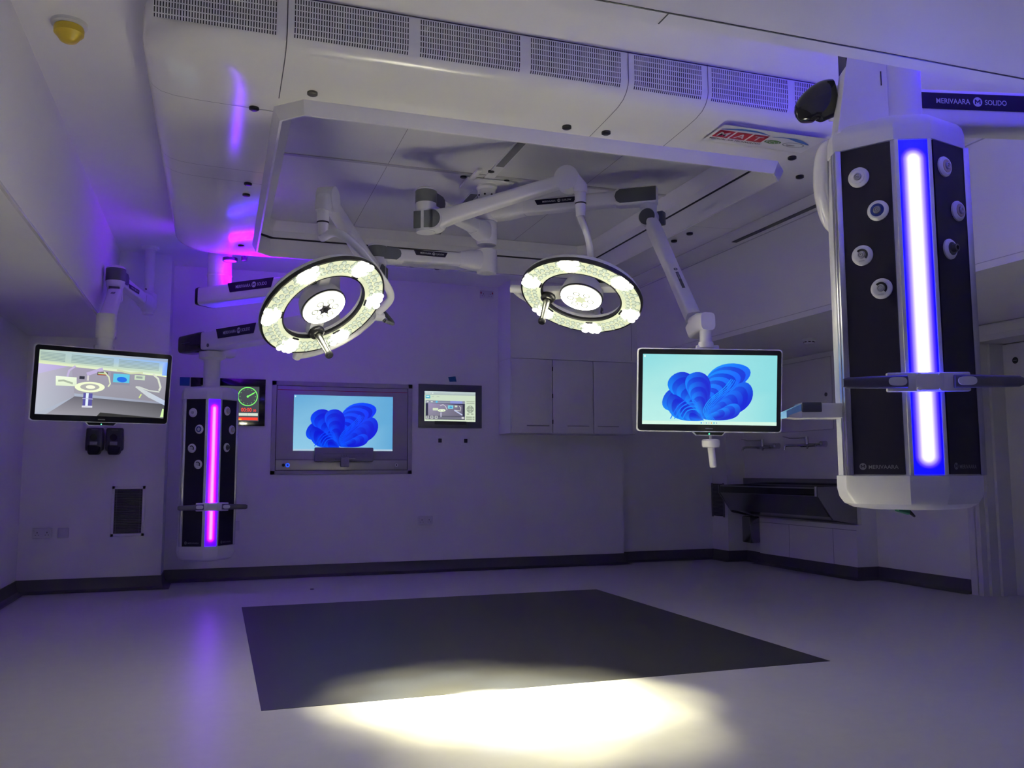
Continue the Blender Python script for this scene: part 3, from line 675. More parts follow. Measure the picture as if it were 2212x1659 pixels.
def theatre_view(p, warm=1.0):
    """what the room camera shows: grilles on top, lit lamp, pendant, screens on the wall, grey floor"""
    W_ = lambda a, k=1: tuple(x*k for x in a)
    wall = (.38, .36, .44)
    p.poly([(0, 0), (1, 0), (1, 1), (0, 1)], [(.42, .46, .55), (.28, .27, .33), (.30, .38, .55), (.55, .62, .55)])
    p.poly([(.0, .62), (.24, .75), (.24, .80), (0, .80)], [(.52, .48, .72), (.46, .38, .68), (.44, .34, .66), (.55, .48, .75)])
    p.poly([(.24, .35), (1, .27), (1, .78), (.24, .78)], [(.33, .32, .38), (.26, .25, .30), (.30, .29, .35), (.36, .32, .44)])
    p.poly([(.0, .0), (.28, .30), (.24, .78), (.0, .62)], [(.46, .5, .58), (.36, .36, .44), (.38, .36, .46), (.5, .48, .58)])
    p.poly([(.08, 0), (.28, .30), (1, .24), (1, 0)], [(.33, .32, .37), (.14, .135, .165), (.08, .08, .09), (.16, .16, .18)])
    p.poly([(.46, 0), (.485, .06), (1, .0), (1, 0)], [(.03, .03, .03)]*4)
    p.poly([(0, .80), (1, .72), (1, .95), (0, 1)], [(.55, .66, .45), (.62, .75, .45), (.25, .45, .85), (.45, .58, .5)])
    p.poly([(0, .785), (1, .70), (1, .735), (0, .83)], [(.72, .82, .5), (.80, .92, .5), (.7, .8, .7), (.62, .72, .45)])
    for (u0, u1) in ((.01, .19), (.235, .56), (.60, .93)):
        for k in range(6):
            t = k/6; y0 = .96-.02*t; dv = lambda u: .965-.05*u-.022*k-.0*t
            p.poly([(u0, dv(u0)), (u1, dv(u1)), (u1, dv(u1)-.011), (u0, dv(u0)-.011)], [(.26, .36, .36)]*4)
    p.poly([(.96, .72), (1, .72), (1, .94), (.96, .93)], [(.28, .45, .9), (.2, .4, .9), (.15, .35, .95), (.35, .5, .9)])
    p.line([(.27, .78), (.225, .70), (.215, .60)], .03, (.52, .44, .68))
    p.poly([(.135, .455), (.29, .46), (.285, .60), (.13, .605)], [(.72, .82, .6), (.7, .8, .6), (.8, .9, .7), (.85, .95, .75)])
    p.line([(.15, .53), (.19, .54), (.26, .50)], .03, (.4, .46, .36))
    p.line([(.36, .66), (.48, .76)], .055, (.5, .42, .68)); p.line([(.37, .64), (.37, .56)], .03, (.62, .6, .6)); p.rect(.305, .58, .345, .625, (.03, .03, .05))
    p.rect(.44, .66, .52, .71, (.05, .03, .02)); p.rect(.445, .675, .515, .70, (.5, .65, .35)); p.rect(.445, .665, .515, .672, (.7, .1, .03))
    p.rect(.545, .52, .70, .72, (.26, .26, .34)); p.rect(.565, .56, .695, .70, (.12, .55, .75)); p.ell(.635, .61, .04, .045, (.02, .15, .75), rot=.3)
    p.rect(.735, .62, .82, .70, (.55, .68, .5)); p.rect(.748, .645, .80, .68, (.3, .36, .34))
    p.line([(.59, .76), (.7, .72), (.8, .74)], .03, (.6, .66, .42))
    p.line([(.49, .72), (.53, .64), (.545, .53), (.53, .48)], .022, (.68, .74, .5))
    p.ell(.39, .455, .115, .085, (.42, .42, .40), rot=.12); p.ringp(.39, .46, .115, .082, .36, (.85, .92, .62), rot=.12); p.ell(.395, .46, .036, .03, (.9, .95, .7))
    p.rect(.345, .14, .415, .36, (.10, .09, .35)); p.rect(.365, .15, .385, .36, (.75, .85, .95)); p.rect(.34, .13, .42, .16, (.65, .66, .75)); p.rect(.34, .265, .42, .275, (.5, .5, .7))
    p.line([(.885, .73), (.93, .66), (.955, .52), (.945, .46)], .032, (.68, .72, .6))
    p.line([(.95, .44), (.86, .455), (.78, .505), (.75, .505)], .022, (.6, .64, .6)); p.poly([(.745, .50), (.77, .51), (.87, .42), (1, .30), (1, .22), (.86, .34)], [(.62, .66, .6), (.6, .64, .62), (.55, .6, .68), (.5, .58, .75), (.45, .55, .75), (.55, .6, .65)])
    p.line([(.80, .39), (.785, .325)], .022, (.62, .74, .25))
    p.poly([(.97, .02), (.998, .02), (.996, .16), (.985, .165)], [(.65, .9, .4)]*4)

# ================================================================ CEILING MONITORS
def monitor(th, tl, tr, br, bl, paint, k=1.0):
    """32:18 monitor on the four measured corners: shell, black bezel, lit picture, chin with status light"""
    tl, tr, br, bl = map(V, (tl, tr, br, bl))
    x = ((tr-tl)+(br-bl)).normalized(); y = ((tl-bl)+(tr-br)); y = (y-x*y.dot(x)).normalized(); z = x.cross(y)
    w_ = ((tr-tl).length+(br-bl).length)/2; h_ = ((tl-bl).length+(tr-br).length)/2*k; w_ *= k; c = (tl+tr+br+bl)/4
    F = basis(c, x, y, z); rr = .018
    q = MB(); q.loft([[F @ V((a, b, zz)) for a, b in rrect(0, 0, w_/2-i, h_/2-i, rr, 5)] for i, zz in ((.012, -.03), (0, -.022), (0, -.003), (.003, .0), (.0055, 0), (.0055, -.003))], cap0=True, cap1=True)
    sh = q.build('shell', PWS, th)
    q = MB(); q.prism(rrect(0, 0, w_/2-.0055, h_/2-.0055, rr-.004, 5), F, -.004, -.0012); bz = q.build('bezel', BLKGL, th)
    px0, px1, py0, py1 = -w_/2+w_*.036, w_/2-w_*.036, -h_/2+h_*.088, h_/2-h_*.072
    q = MB(); q.mat(1).prism(rrect(0, 0, w_*.026, h_*.008, h_*.003, 3), F @ M.Translation((0, -h_/2+h_*.043, -.0012)), 0, .0004); q.build('maker_badge', [BLACK, DLETT], bz, smooth=False)
    p = Pic(F @ M.Translation((px0, py0, -.0022)), px1-px0, py1-py0); paint(p); p.done('screen', th)
    cw, ch = w_*.24, h_*.042
    q = MB(); q.prism([(-cw/2, .004), (-cw/2+.024, -ch), (cw/2-.024, -ch), (cw/2, .004)], F @ M.Translation((0, -h_/2, 0)), -.018, .0005)
    q.mat(1).prism([(-cw/2+.012, 0), (-cw/2+.027, -ch+.004), (cw/2-.027, -ch+.004), (cw/2-.012, 0)], F @ M.Translation((0, -h_/2, 0)), .0005, .0015)
    q.mat(2).lathe([(.004, .0016), (.003, .0025), (.0001, .0025)], F @ M.Translation((0, -h_/2-ch*.5, 0)), 10)
    q.build('chin_bar', [PWS, BLKGL, GRNLED], th)
    q = MB(); q.obox(F @ M.Translation((0, .0, -.045)), w_*.6, h_*.55, .03, .01); q.obox(F @ M.Translation((0, h_*.2, -.075)), .13, h_*.7, .04, .01); q.build('rear_bracket', PWS, th)
    return F, w_, h_
# --- right monitor: on the top arm of the ceiling column
mr = thing('ceiling_monitor', 'wide monitor with blue ribbon wallpaper hanging on a white jointed arm', 'monitor', (KX, KY, 2.86))
hub = V((KX, KY, 2.855)); el = V((2.635, 5.03, 2.86)); hd = hdir(hub, el); sn = side_normal(hd)
q = MB(); q.lathe([(.0001, .075), (.075, .075), (.10, .055), (.105, -.01), (.085, -.06), (.07, -.075), (.0001, -.078)], M.Translation(hub), 36)
q.beam([(hub, .17, .14), (hub+hd*.16, .15, .14), (hub+hd*.28, .11, .105)], e=3.2); q.build('swivel_hub', PW, mr)
q = MB(); q.beam([(hub+hd*.22, .10, .10), (el-hd*.02, .095, .095)]); ea = q.build('extension_arm', PW, mr)
label_plate(ea, hub+hd*.36+sn*.051+V((0, 0, .015)), hd, sn, .29, .036, ('MERIVAARA', 'Q-FLOW'))
q = MB(); q.beam([(el-hd*.19, .10, .10), (el-hd*.17, .112, .122), (el+hd*.07, .112, .122), (el+hd*.085, .10, .11)], e=5); q.lathe([(.05, -.05), (.05, -.085), (.0001, -.085)], M.Translation(el+hd*.02), 24); q.build('elbow_joint', PW, mr)
q = MB(); pl_ = [(-.19, 0), (-.18, .03), (-.155, .046), (.082, .046), (.082, -.046), (-.155, -.046), (-.18, -.03)]; q.prism(pl_, basis(el+sn*.057, hd, V((0, 0, 1)), sn), -.002, .004); q.build('elbow_cap', DKG, mr)
sp = el+hd*.03-V((0, 0, .15)); tube_top = D(1524, 716, 4.98); lo = tube_top+V((0, 0, .055))
sd = (lo-sp).normalized(); shd = hdir(sp, lo); ssn = V((shd.y, -shd.x, 0))
if ssn.dot(-sp+CAM) < 0: ssn = -ssn
ssn = V((-.75, -.66, 0)).normalized()
q = MB(); q.cyl(sp+ssn*.045, sp-ssn*.05, .062, n=32); q.cyl(sp+V((0, 0, .09)), sp+V((0, 0, .04)), .05); q.build('spring_knuckle', PW, mr)
q = MB(); q.cyl(sp+ssn*.045, sp+ssn*.05, .054, n=32); q.obox(frame(sp+V((.075, -.02, .0)), ssn), .05, .09, .06, .01); q.build('knuckle_cap', DKG, mr)
ux = sd.cross(V((-.2, -.98, 0))).normalized(); upv = ux.cross(sd)
arm_end = lo-shd*.12+V((0, 0, .02))
q = MB(); sdir = (arm_end-sp)
q.beam([(sp+sdir*.05, .075, .09), (sp+sdir*.12, .082, .10), (sp+sdir*.55, .08, .086), (sp+sdir*.96, .085, .088)], up=upv); sa = q.build('spring_arm', PW, mr)
q = MB(); q.beam([(arm_end-sdir*.02-V((0, 0, .03)), .09, .10), (arm_end-V((0, 0, .035)), .10, .13), (lo-shd*.04, .098, .12), (lo+shd*.035, .09, .10)], e=4); q.build('tip_joint', PW, mr)
# small printed decal on the spring arm
dn_ = V((-.2, -.98, .05)); 
tt = sdir.normalized(); nn = (dn_-tt*dn_.dot(tt)).normalized(); xx = nn.cross(tt)
Fd = basis(sp+sdir*.66+nn*.0445+xx*.0, tt, nn.cross(tt), nn)
q = MB(); q.mat(0).box(-.10, .06, -.012, .008, 0, .0012) if False else q.prism([(-.06, -.009), (.085, -.009), (.085, .009), (-.06, .009)], Fd, 0, .0012)
q.mat(1).text('Q-FLOW', Fd @ M.Translation((-.05, -.005, .0014)), .014); emblem(q, Fd @ M.Translation((-.085, 0, .001)), .012, 1, 0); q.build('arm_decal', [DKG, LETT], sa, smooth=False)
q = MB(); q.cyl(lo-V((0, 0, .02)), lo-V((0, 0, .15)), .034, n=28); q.lathe([(.042, -.118), (.044, -.13), (.044, -.15)], M.Translation(lo), 28); q.build('drop_tube', PW, mr)
cs = [D(1377.5, 752.5, 4.9), D(1693, 754, 4.9), D(1686, 937, 4.9), D(1376, 930, 4.9)]
F, w_, h_ = monitor(mr, cs[0], cs[1], cs[2], cs[3], lambda p: desktop(p, (.24, .66, .70), (.46, .80, .74), 1.0, (.62, .86, .72), .05))
q = MB(); hb = F @ V((.02, -h_/2-.022, -.05)); q.cyl(hb+V((0, 0, .09)), hb-V((0, 0, .02)), .008)
q.lathe([(.0001, -.02), (.044, -.02), (.051, -.028), (.051, -.055), (.046, -.066), (.02, -.07)], M.Translation(hb), 36); q.build('handle_collar', GLOSSW, mr)
ax = (D(1530, 1001, 4.86)-D(1525, 962, 4.86)).normalized(); h0 = hb-V((0, 0, .055))
q = MB(); q.cyl(h0, h0+V((.012, 0, -.12)), .0205, .0195, 24); q.lathe([(.0195, 0), (.015, .006), (.0001, .007)], frame(h0+V((.012, 0, -.12)), V((.012, 0, -.12))), 24); q.build('sterile_handle', GLOSSW, mr)

# --- left monitor: on its own arm from the ceiling by the left alcove
ml = thing('ceiling_monitor', 'wide monitor showing the camera view of the room, hanging at the left', 'monitor', (-.625, 8.42, ZC))
bx, by = -.625, 8.42
q = MB(); q.lathe([(.075, ZC), (.075, ZC-.02), (.042, ZC-.03), (.042, 2.66)], M.Translation((bx, by, 0)), 28); q.mat(1).cyl((bx-.02, by-.035, 2.70), (bx-.022, by-.046, 2.70), .007, n=8); q.build('ceiling_tube', [PW, BLACK], ml)
hub = V((bx, by, 2.58)); el = PA(250, 600, 2, 2.62); hd = hdir(hub, el); sn = V((.75, -.66, 0)).normalized()
q = MB(); q.lathe([(.045, .10), (.07, .08), (.072, -.04), (.055, -.08), (.05, -.085), (.05, -.105), (.0001, -.106)], M.Translation(hub), 30); q.beam([(hub, .13, .14), (hub+hd*.14, .12, .13), (hub+hd*.22, .10, .10)], e=3.5); q.build('swivel_hub', PW, ml)
q = MB(); q.beam([(hub+hd*.15, .09, .10), (el-hd*.05, .088, .095)]); ea = q.build('extension_arm', PW, ml)
sn2 = V((hd.y, -hd.x, 0)); sn2 = sn2 if sn2.x > 0 else -sn2
label_plate(ea, hub+hd*.68+sn2*.047+V((0, 0, .012)), -hd, sn2, .26, .034, ('MERIVAARA', 'Q-FLOW'), .3)
q = MB(); q.lathe([(.0001, .095), (.055, .093), (.072, .08), (.072, .07)], M.Translation(el), 32); q.lathe([(.072, -.03), (.070, -.06), (.058, -.09), (.0001, -.09)], M.Translation(el), 32); q.build('elbow_joint', PW, ml)
q = MB(); q.lathe([(.074, .07), (.0755, .068), (.0755, -.028), (.074, -.03)], M.Translation(el), 32); q.prism([(0, -.035), (.12, -.035), (.15, -.02), (.15, .03), (.12, .055), (0, .06)], frame(el+sn2*.05, sn2, -hd), 0, .008); q.build('elbow_cap', DKG, ml)
tubep = D(228, 716, 5.95); sp = el+V((.0, -.01, -.13)); lo = tubep+V((0, 0, .05)); sdir = lo-sp; vv = V((.05, -1, .1)); tt = sdir.normalized(); nn = (vv-tt*vv.dot(tt)).normalized()
q = MB(); q.beam([(sp+V((0, 0, .06)), .11, .12), (sp-V((0, 0, .03)), .115, .12), (sp+tt*.12, .105, .10)], e=4, up=(0, -1, 0.2)); q.build('spring_knuckle', PW, ml)
q = MB(); q.obox(frame(sp+V((0, -.066, .02)), (0.05, -1, .25), (1, 0, 0)), .08, .05, .012, .003); q.build('knuckle_cap', DKG, ml)
q = MB(); q.beam([(sp+tt*.02, .10, .10), (sp+sdir*.5, .10, .085), (sp+sdir*.97, .105, .09)], up=nn); sa = q.build('spring_arm', PW, ml)
Fd = basis(sp+sdir*.22+nn*.047, nn.cross(tt), -tt, (nn.cross(tt)).cross(-tt)); Fd = frame(sp+sdir*.2+nn*.049, nn, (0, 0, 1))
q = MB(); q.prism([(-.045, -.014), (.02, -.014), (.02, .014), (-.045, .014)], Fd, 0, .0012); q.mat(1).text('Q-FLOW', Fd @ M.Translation((-.04, -.006, .0014)), .014, squeeze=.8); q.build('arm_decal', [DKG, LETT], sa, smooth=False)
q = MB(); q.lathe([(.0001, .07), (.058, .07), (.062, .06), (.062, -.09), (.056, -.10), (.0001, -.10)], M.Translation(lo), 28); q.build('tip_joint', PW, ml)
q = MB(); q.cyl(lo-V((0, 0, .09)), lo-V((0, 0, .30)), .052, n=28); q.build('drop_tube', PW, ml)
monitor(ml, D(78, 744, 5.60), D(370, 767, 6.15), D(358.5, 916, 6.15), D(67, 906, 5.60), theatre_view, 1.025)

# ================================================================ PENDANTS
BLUE_STOPS = [(0, (.06, .058, 1.0)), (.30, (.045, .042, 1.0)), (.52, (.018, .014, .8)), (.72, (.0045, .0018, .5)), (.88, (.0002, .0, .2)), (1.0, (.0, .0, .06))]
PINK_STOPS = [(0, (.30, .036, .95)), (.16, (.27, .022, .95)), (.36, (.20, .0008, .9)), (.54, (.045, .0, .7)), (.75, (.015, .0, .45)), (1.0, (.008, .0, .22))]
HP, DD = 1.33, .17
def pendant(label, base, beta, stops, power, tone, kx=1.0, kz=1.0):
    base = V(base); tc = V((-base.x, -base.y, 0)).normalized(); vw = -tc; right = V((vw.y, -vw.x, 0))
    m_ = (tc*math.cos(beta)+right*math.sin(beta)).normalized(); y = -m_; x = V((y.y, -y.x, 0))
    R3 = M(((x.x*kx, y.x*kx, 0), (x.y*kx, y.y*kx, 0), (0, 0, kz)))
    th = thing('ceiling_pendant', label, 'medical pendant', base, R3)
    W0, A, S = .072, math.radians(35), .219
    lx = W0+S*math.cos(A); ly = -DD+S*math.sin(A)
    out = [(-W0, -DD), (W0, -DD), (lx, ly), (lx+.012, ly+.02), (lx+.012, .10), (lx-.02, .14), (-lx+.02, .14), (-lx-.012, .10), (-lx-.012, ly+.02), (-lx, ly)]
    def oring(s, z, ofs=0): 
        return [V((px*s+ (ofs if px > 0 else -ofs), (py+.0)*s, z)) for px, py in out]
    B = lambda q, n, mt, par=th, **k: q.build(n, mt, par, local=True, **k)
    q = MB(); q.loft([oring(.985, 0), oring(.985, HP)]); B(q, 'column_body', PWS)
    q = MB()
    for s_ in (-1, 1):
        q.box(s_*(lx+.004)-.012, s_*(lx+.004)+.012, ly-.012, ly+.012, 0, HP, .004); q.box(s_*(lx+.01)-.007, s_*(lx+.01)+.007, ly+.02, ly+.05, 0, HP, .003)
    B(q, 'corner_profile', ALU)
    q = MB(); q.loft([oring(1.0, -.0), oring(1.01, -.002), oring(1.012, -.05), oring(.985, -.085), oring(.92, -.112), oring(.80, -.128), oring(.6, -.134)]); B(q, 'bottom_shroud', PWS, angle=30)
    q = MB(); q.loft([oring(1.0, HP), oring(1.01, HP+.002), oring(1.012, HP+.06), oring(.985, HP+.088), oring(.92, HP+.105), oring(.8, HP+.114), oring(.55, HP+.12)]); B(q, 'top_shroud', PWS, angle=30)
    # dark front panels with gas outlets
    def facet(s_):    # frame on a slanted facet: x from the light column outwards
        o = V((s_*(W0+.003), -DD, 0)); xd = V((s_*math.cos(A), math.sin(A), 0)); n = V((s_*math.sin(A), -math.cos(A), 0))
        if s_ > 0: return basis(o, xd, V((0, 0, 1)), n)
        return basis(o+xd*S, -xd, V((0, 0, 1)), n)
    for s_ in (-1, 1):
        Fq = facet(s_); q = MB(); q.prism([(.004, .004), (S-.012, .004), (S-.012, HP-.004), (.004, HP-.004)], Fq, -.004, .002)
        ox = .02 if s_ < 0 else .012
        emblem(q, Fq @ M.Translation((ox+.03, .035, .0024)), .0135, 0, 1); q.mat(1).text('MERIVAARA', Fq @ M.Translation((ox+.052, .026, .0026)), .021, 'l', squeeze=1.0)
        B(q, 'front_panel', [NAVY, DLETT], smooth=False)
        spots = ((.083, 1.203, 'w'), (.152, 1.052, 'b'), (.084, .88, 'k'), (.152, .735, 'k')) if s_ < 0 else ((.068, 1.225, 'y'), (.143, 1.055, 'y'), (.075, .89, 'n'))
        for u_, z_, kind in spots:
            T = Fq @ M.Translation((u_, z_, .002)); q = MB()
            q.lathe([(.0415, 0), (.041, .006), (.034, .013), (.028, .014), (.0001, .014)], T, 32); go = B(q, 'gas_outlet', PWS)
            q = MB(); mt = {'w': STICK, 'b': GASBLUE, 'k': BLACK, 'y': GASYEL, 'n': DKG}[kind]
            if kind == 'k':
                arcp = [(.025*math.cos(a), .025*math.sin(a)) for a in [PI*.75-PI*1.0*k/12 for k in range(13)]]+[(.0165*math.cos(a), .0165*math.sin(a)) for a in [-PI*.25+PI*1.0*k/12 for k in range(13)]]
                q.prism(arcp, T, .0135, .0155)
            else: q.lathe([(.0265, .0135), (.026, .016), (.016, .017), (.016, .0135)], T, 28)
            B(q, 'gas_ring', mt, go)
            q = MB()
            if kind == 'n': q.lathe([(.0155, .0135), (.0155, .034), (.012, .036), (.009, .036), (.009, .02), (.0001, .02)], T, 24)
            else: q.lathe([(.0145, .0135), (.0135, .021), (.010, .022), (.0085, .018), (.0065, .018), (.0055, .021), (.003, .021), (.0028, .016), (.0001, .016)], T, 24)
            if kind in 'wk': q.box(0, 0, 0, 0, 0, 0) if False else q.prism([(-.012, -.026), (.012, -.026), (.010, -.0225), (-.010, -.0225)], T, .0137, .0146)
            B(q, 'gas_socket', ALU if kind != 'n' else DKG, go)
    # light column
    q = MB(); q.box(-W0+.016, W0-.016, -DD-.003, -DD+.002, .004, HP-.004, .001); sm = strip_mat('light_column_'+tone, 0, .075, HP-.085, .0575, stops, power); B(q, 'light_column', sm)
    q = MB()
    for s_ in (-1, 1): q.box(s_*(W0-.008)-.0075, s_*(W0-.008)+.0075, -DD-.006, -DD+.004, .0, HP, .002)
    B(q, 'column_edging', PWS)
    # handle across the light column
    hz = .355
    q = MB(); q.box(-.155, .155, -DD-.045, -DD-.022, hz-.037, hz+.037, .006); q.box(-.05, .05, -DD-.052, -DD-.004, hz-.033, hz+.033, .006)
    for sx in (-1, 1):
        for sz in (-1, 1): q.cyl((sx*.04, -DD-.05, hz+sz*.026), (sx*.04, -DD-.056, hz+sz*.026), .0075, n=14)
    hp = B(q, 'handle_plate', PWS)
    for s_ in (-1, 1):
        q = MB(); q.beam([((s_*.088, -DD-.058, hz), .030, .05), ((s_*.15, -DD-.062, hz-.001), .032, .05), ((s_*.24, -DD-.07, hz-.003), .03, .046), ((s_*.315, -DD-.075, hz-.004), .028, .042), ((s_*.33, -DD-.075, hz-.004), .018, .03)], e=3); gp = B(q, 'handle_grip', GRIPM)
        q = MB(); el_ = [(.034*math.copysign(abs(math.cos(t))**.6, math.cos(t)), .0165*math.copysign(abs(math.sin(t))**.8, math.sin(t))) for t in [2*PI*k/28 for k in range(28)]]
        q.prism(el_, basis(V((s_*.128, -DD-.0775, hz)), V((1, 0, 0)), V((0, 0, 1)), V((0, -1, 0))), -.004, .002); B(q, 'grip_button', PWS, gp)
    return th, B, lx, ly
# --- right pendant, blue
PB = V((2.648, 2.812, 1.03))
pr_, B, lx, ly = pendant('big medical pendant with blue glowing light column in front at the right', PB, math.radians(20.5), BLUE_STOPS, 26.0, 'blue')
iw = WM[pr_.name].inverted(); toL = lambda p: iw @ V(p)
q = MB(); zt = HP+.1
q.cyl((.02, .0, zt), (.02, .0, 1.95), .088, n=40); q.box(-.13, -.03, -.06, .06, zt, 1.95, .01); q.loft([[V((a, b, z)) for a, b in ((-.20-.05*k, -.05), (-.05, -.07), (-.05, .07), (-.20-.05*k, .05))] for k, z in ((1, zt-.02), (0, zt+.3), (-.6, 1.95))])
q.mat(1).box(-.205, -.199, -.05, .05, zt+.08, zt+.52); q.box(-.075, -.071, -.0715, -.0695, 1.60, 1.66)
B(q, 'drop_tube', [PW, BLACK])
# arm behind the tube, name plate, up-lights, dark end cap
def pend_arm(th, a, c, Hh, Wd, plate_at, plate_L, words, cap, strip_m, s0, s1):
    a, c = V(a), V(c); d = (c-a).normalized(); dh = hdir(a, c); n = side_normal(dh)
    q = MB(); q.beam([(a, Wd, Hh), (c, Wd, Hh)], e=8); ar = q.build('support_arm', PW, th, angle=25)
    if words:
        o = a+d*plate_at+n*(Wd/2+.001)+V((0, 0, Hh*.22)); label_plate(ar, o, dh if dh.x > 0 else -dh, n, plate_L, Hh*.52, words, .35)
    q = MB(); up = V((0, 0, 1)); q.obox(basis((a+c)/2+up*(Hh/2+.004)+d*(s0+s1)/2, d, up.cross(d), up), (s1-s0), .05, .010, .002); q.build('uplight_strip', strip_m, ar)
    if cap == 'big':
        q = MB(); q.beam([(a-d*.30, Wd*.75, Hh*.74), (a-d*.285, Wd*.98, Hh*.98), (a+d*.02, Wd*1.08, Hh*1.08), (a+d*.07, Wd*1.05, Hh*1.05)], e=6); q.mat(1)
        q.obox(basis(a-d*.16+n*(Wd*.53), d, up, n), .14, .008, .004, .001); q.build('end_cap', [BLKGL, DKG], ar)
    elif cap == 'flat':
        q = MB(); q.beam([(a-d*.012, Wd*1.0, Hh*.98), (a+d*.02, Wd*1.03, Hh*1.03)], e=8); q.build('end_trim', BLACK, ar)
    return ar
UPB = em('blue_uplight_led', (.04, .008, 1.0), 80)
UPV = em('violet_uplight_led', (.17, .0, 1.0), 165)
UPW = em('violet_arm_led', (.045, .0, 1.0), 26)
dh_ = V((1.45, -.34, 0)).normalized(); nf_ = side_normal(dh_); pf_ = D(1978, 216, 3.60)
ax_ = pf_-nf_*.0765-V((0, 0, .022)); a0_ = ax_-dh_*.03; a1_ = ax_+dh_*1.05
pend_arm(pr_, a0_, a1_, .155, .15, .36, .62, None, None, UPB, -.44, .48)
q = MB(); q.beam([(D(1790, 225, 3.82), .12, .13), (D(1925, 212, 3.70), .12, .13)], e=6); q.build('rear_arm', PW, pr_)
d_ = hdir(a0_, a1_); n_ = side_normal(d_)
label_plate(pr_, pf_, d_, n_, .80, .068, ('MERIVAARA', 'SOLIDO'), .35, .46)
q = MB(); cpts = [(1742, 262, .05, .06), (1746, 244, .085, .13), (1763, 228, .10, .155), (1785, 215, .105, .165), (1800, 212, .10, .16)]
cl_ = spline([V((px, py, 0)) for px, py, _a, _b in cpts], 4); sz_ = spline([V((_a, _b, 0)) for px, py, _a, _b in cpts], 4)
q.beam([(D(c_.x, c_.y, 3.75), z_.x, z_.y) for c_, z_ in zip(cl_, sz_)], e=2.6, n=32); q.build('end_cap', BLKGL, pr_, angle=70)
q = MB(); q.lathe([(.075, -.10), (.08, -.06), (.08, .10)], M.Translation(a1_+V((0, 0, .0))), 30); q.cyl(a1_+V((0, 0, .07)), (a1_.x, a1_.y, ZC), .07, n=30); q.build('support_tube', PW, pr_)
# curved white side handle on the left of the column
q = MB(); pts = spline([D(1812, 322, 3.72), D(1788, 318, 3.74), D(1776, 345, 3.75), D(1774, 400, 3.75), D(1783, 450, 3.75), D(1797, 482, 3.74), D(1822, 498, 3.72)], 7); q.tube(pts, .05, n=16, flat=.6, up=(.3, 1, 0)); q.build('side_handle', GLOSSW, pr_)
# shelf on the left side; blue light is painted into its edge colour
xs, zs = -lx-.012, .262
q = MB(); q.box(xs-.165, xs, -.015, .10, zs-.03, zs+.03, .004); q.loft([[V((x_, yy, zz)) for yy, zz in ((-.015, a), (.10, a), (.10, c_), (-.015, c_))] for x_, a, c_ in ((xs-.164, -.03+zs, .0+zs), (xs-.215, -.026+zs, -.018+zs))]); sh_ = B(q, 'side_shelf', PWS)
q = MB(); q.box(xs-.165, xs-.085, -.02, .105, zs-.006, zs+.034, .004); B(q, 'shelf_clamp', DKG, sh_)
SHG = pm('blue_lit_shelf_edge', (.30, .62, .95), .15)
q = MB(); q.loft([[V((x_, yy, zz)) for yy, zz in ((-.012, a), (.09, a), (.09, c_), (-.012, c_))] for x_, a, c_ in ((xs-.16, .002+zs, .030+zs), (xs-.225, -.028+zs, -.0+zs))]); B(q, 'shelf_edge', SHG, sh_)
# cable with a green plug below
q = MB(); b0 = D(1938, 1092, 3.5); q.cyl(b0+V((0, 0, .035)), b0-V((0, 0, .012)), .013, .011, 14); q.mat(1).cyl(b0-V((0, 0, .010)), b0+V((.055, 0, -.028)), .015, .011, 14)
q.mat(2).tube(spline([b0+V((.05, 0, -.026)), b0+V((.085, 0, -.045)), b0+V((.06, .02, -.0)), b0+V((.05, .03, .05))], 6), .004, 8); q.build('hanging_cable', [PWS, GCAB, BLACK], pr_)

# --- left pendant, violet
PL = V((-.062, 8.30, .405))
pl2, B, lx, ly = pendant('medical pendant with pink and violet light column at the back left', PL, math.radians(12), PINK_STOPS, 15.0, 'violet', .89, .975)
q = MB(); q.cyl((.0, .0, HP+.1), (.0, .0, 1.76), .082, n=32); q.lathe([(.083, 1.70), (.13, 1.72), (.13, 1.775), (.0001, 1.775)], n=32); q.box(-.07, .22, -.085, .085, 1.735, 1.80, .02); B(q, 'drop_tube', PW)
E1 = V((.80, 6.98, 2.56)); M1 = V((-.02, 7.80, 2.56)); E2 = V((.80, 6.98, 2.235)); P2 = V((-.11, 8.30, 2.225))
dA = hdir(M1, E1)
arm1 = pend_arm(pl2, M1-dA*.16, E1+dA*.05, .155, .21, .36, .50, ('MERIVAARA', 'SOLIDO'), 'flat', UPV, -.60, .06)
dB = hdir(P2, E2); arm2 = pend_arm(pl2, P2-dB*.02, E2+dB*.05, .165, .20, .30, .56, ('MERIVAARA', 'SOLIDO'), 'big', UPW, -.62, -.05)
q = MB(); nB = side_normal(dB); q.cyl(P2+dB*.16+nB*.099-V((0, 0, .05)), P2+dB*.16+nB*.103-V((0, 0, .05)), .016, n=16); q.build('screw_cover', DKG, arm2)
q = MB(); q.cyl((M1.x, M1.y, 2.62), (M1.x, M1.y, ZC), .10, n=36); q.lathe([(.102, 2.73), (.104, 2.735), (.104, 2.74), (.102, 2.745)], M.Translation((M1.x, M1.y, 0)), 36); q.lathe([(.15, ZC), (.15, ZC-.03), (.11, ZC-.05)], M.Translation((M1.x, M1.y, 0)), 36); q.build('support_tube', PW, pl2)
q = MB(); q.cyl(E1-V((0, 0, .07)), E2+V((0, 0, .07)), .095, n=32); q.build('elbow_joint', PW, pl2)

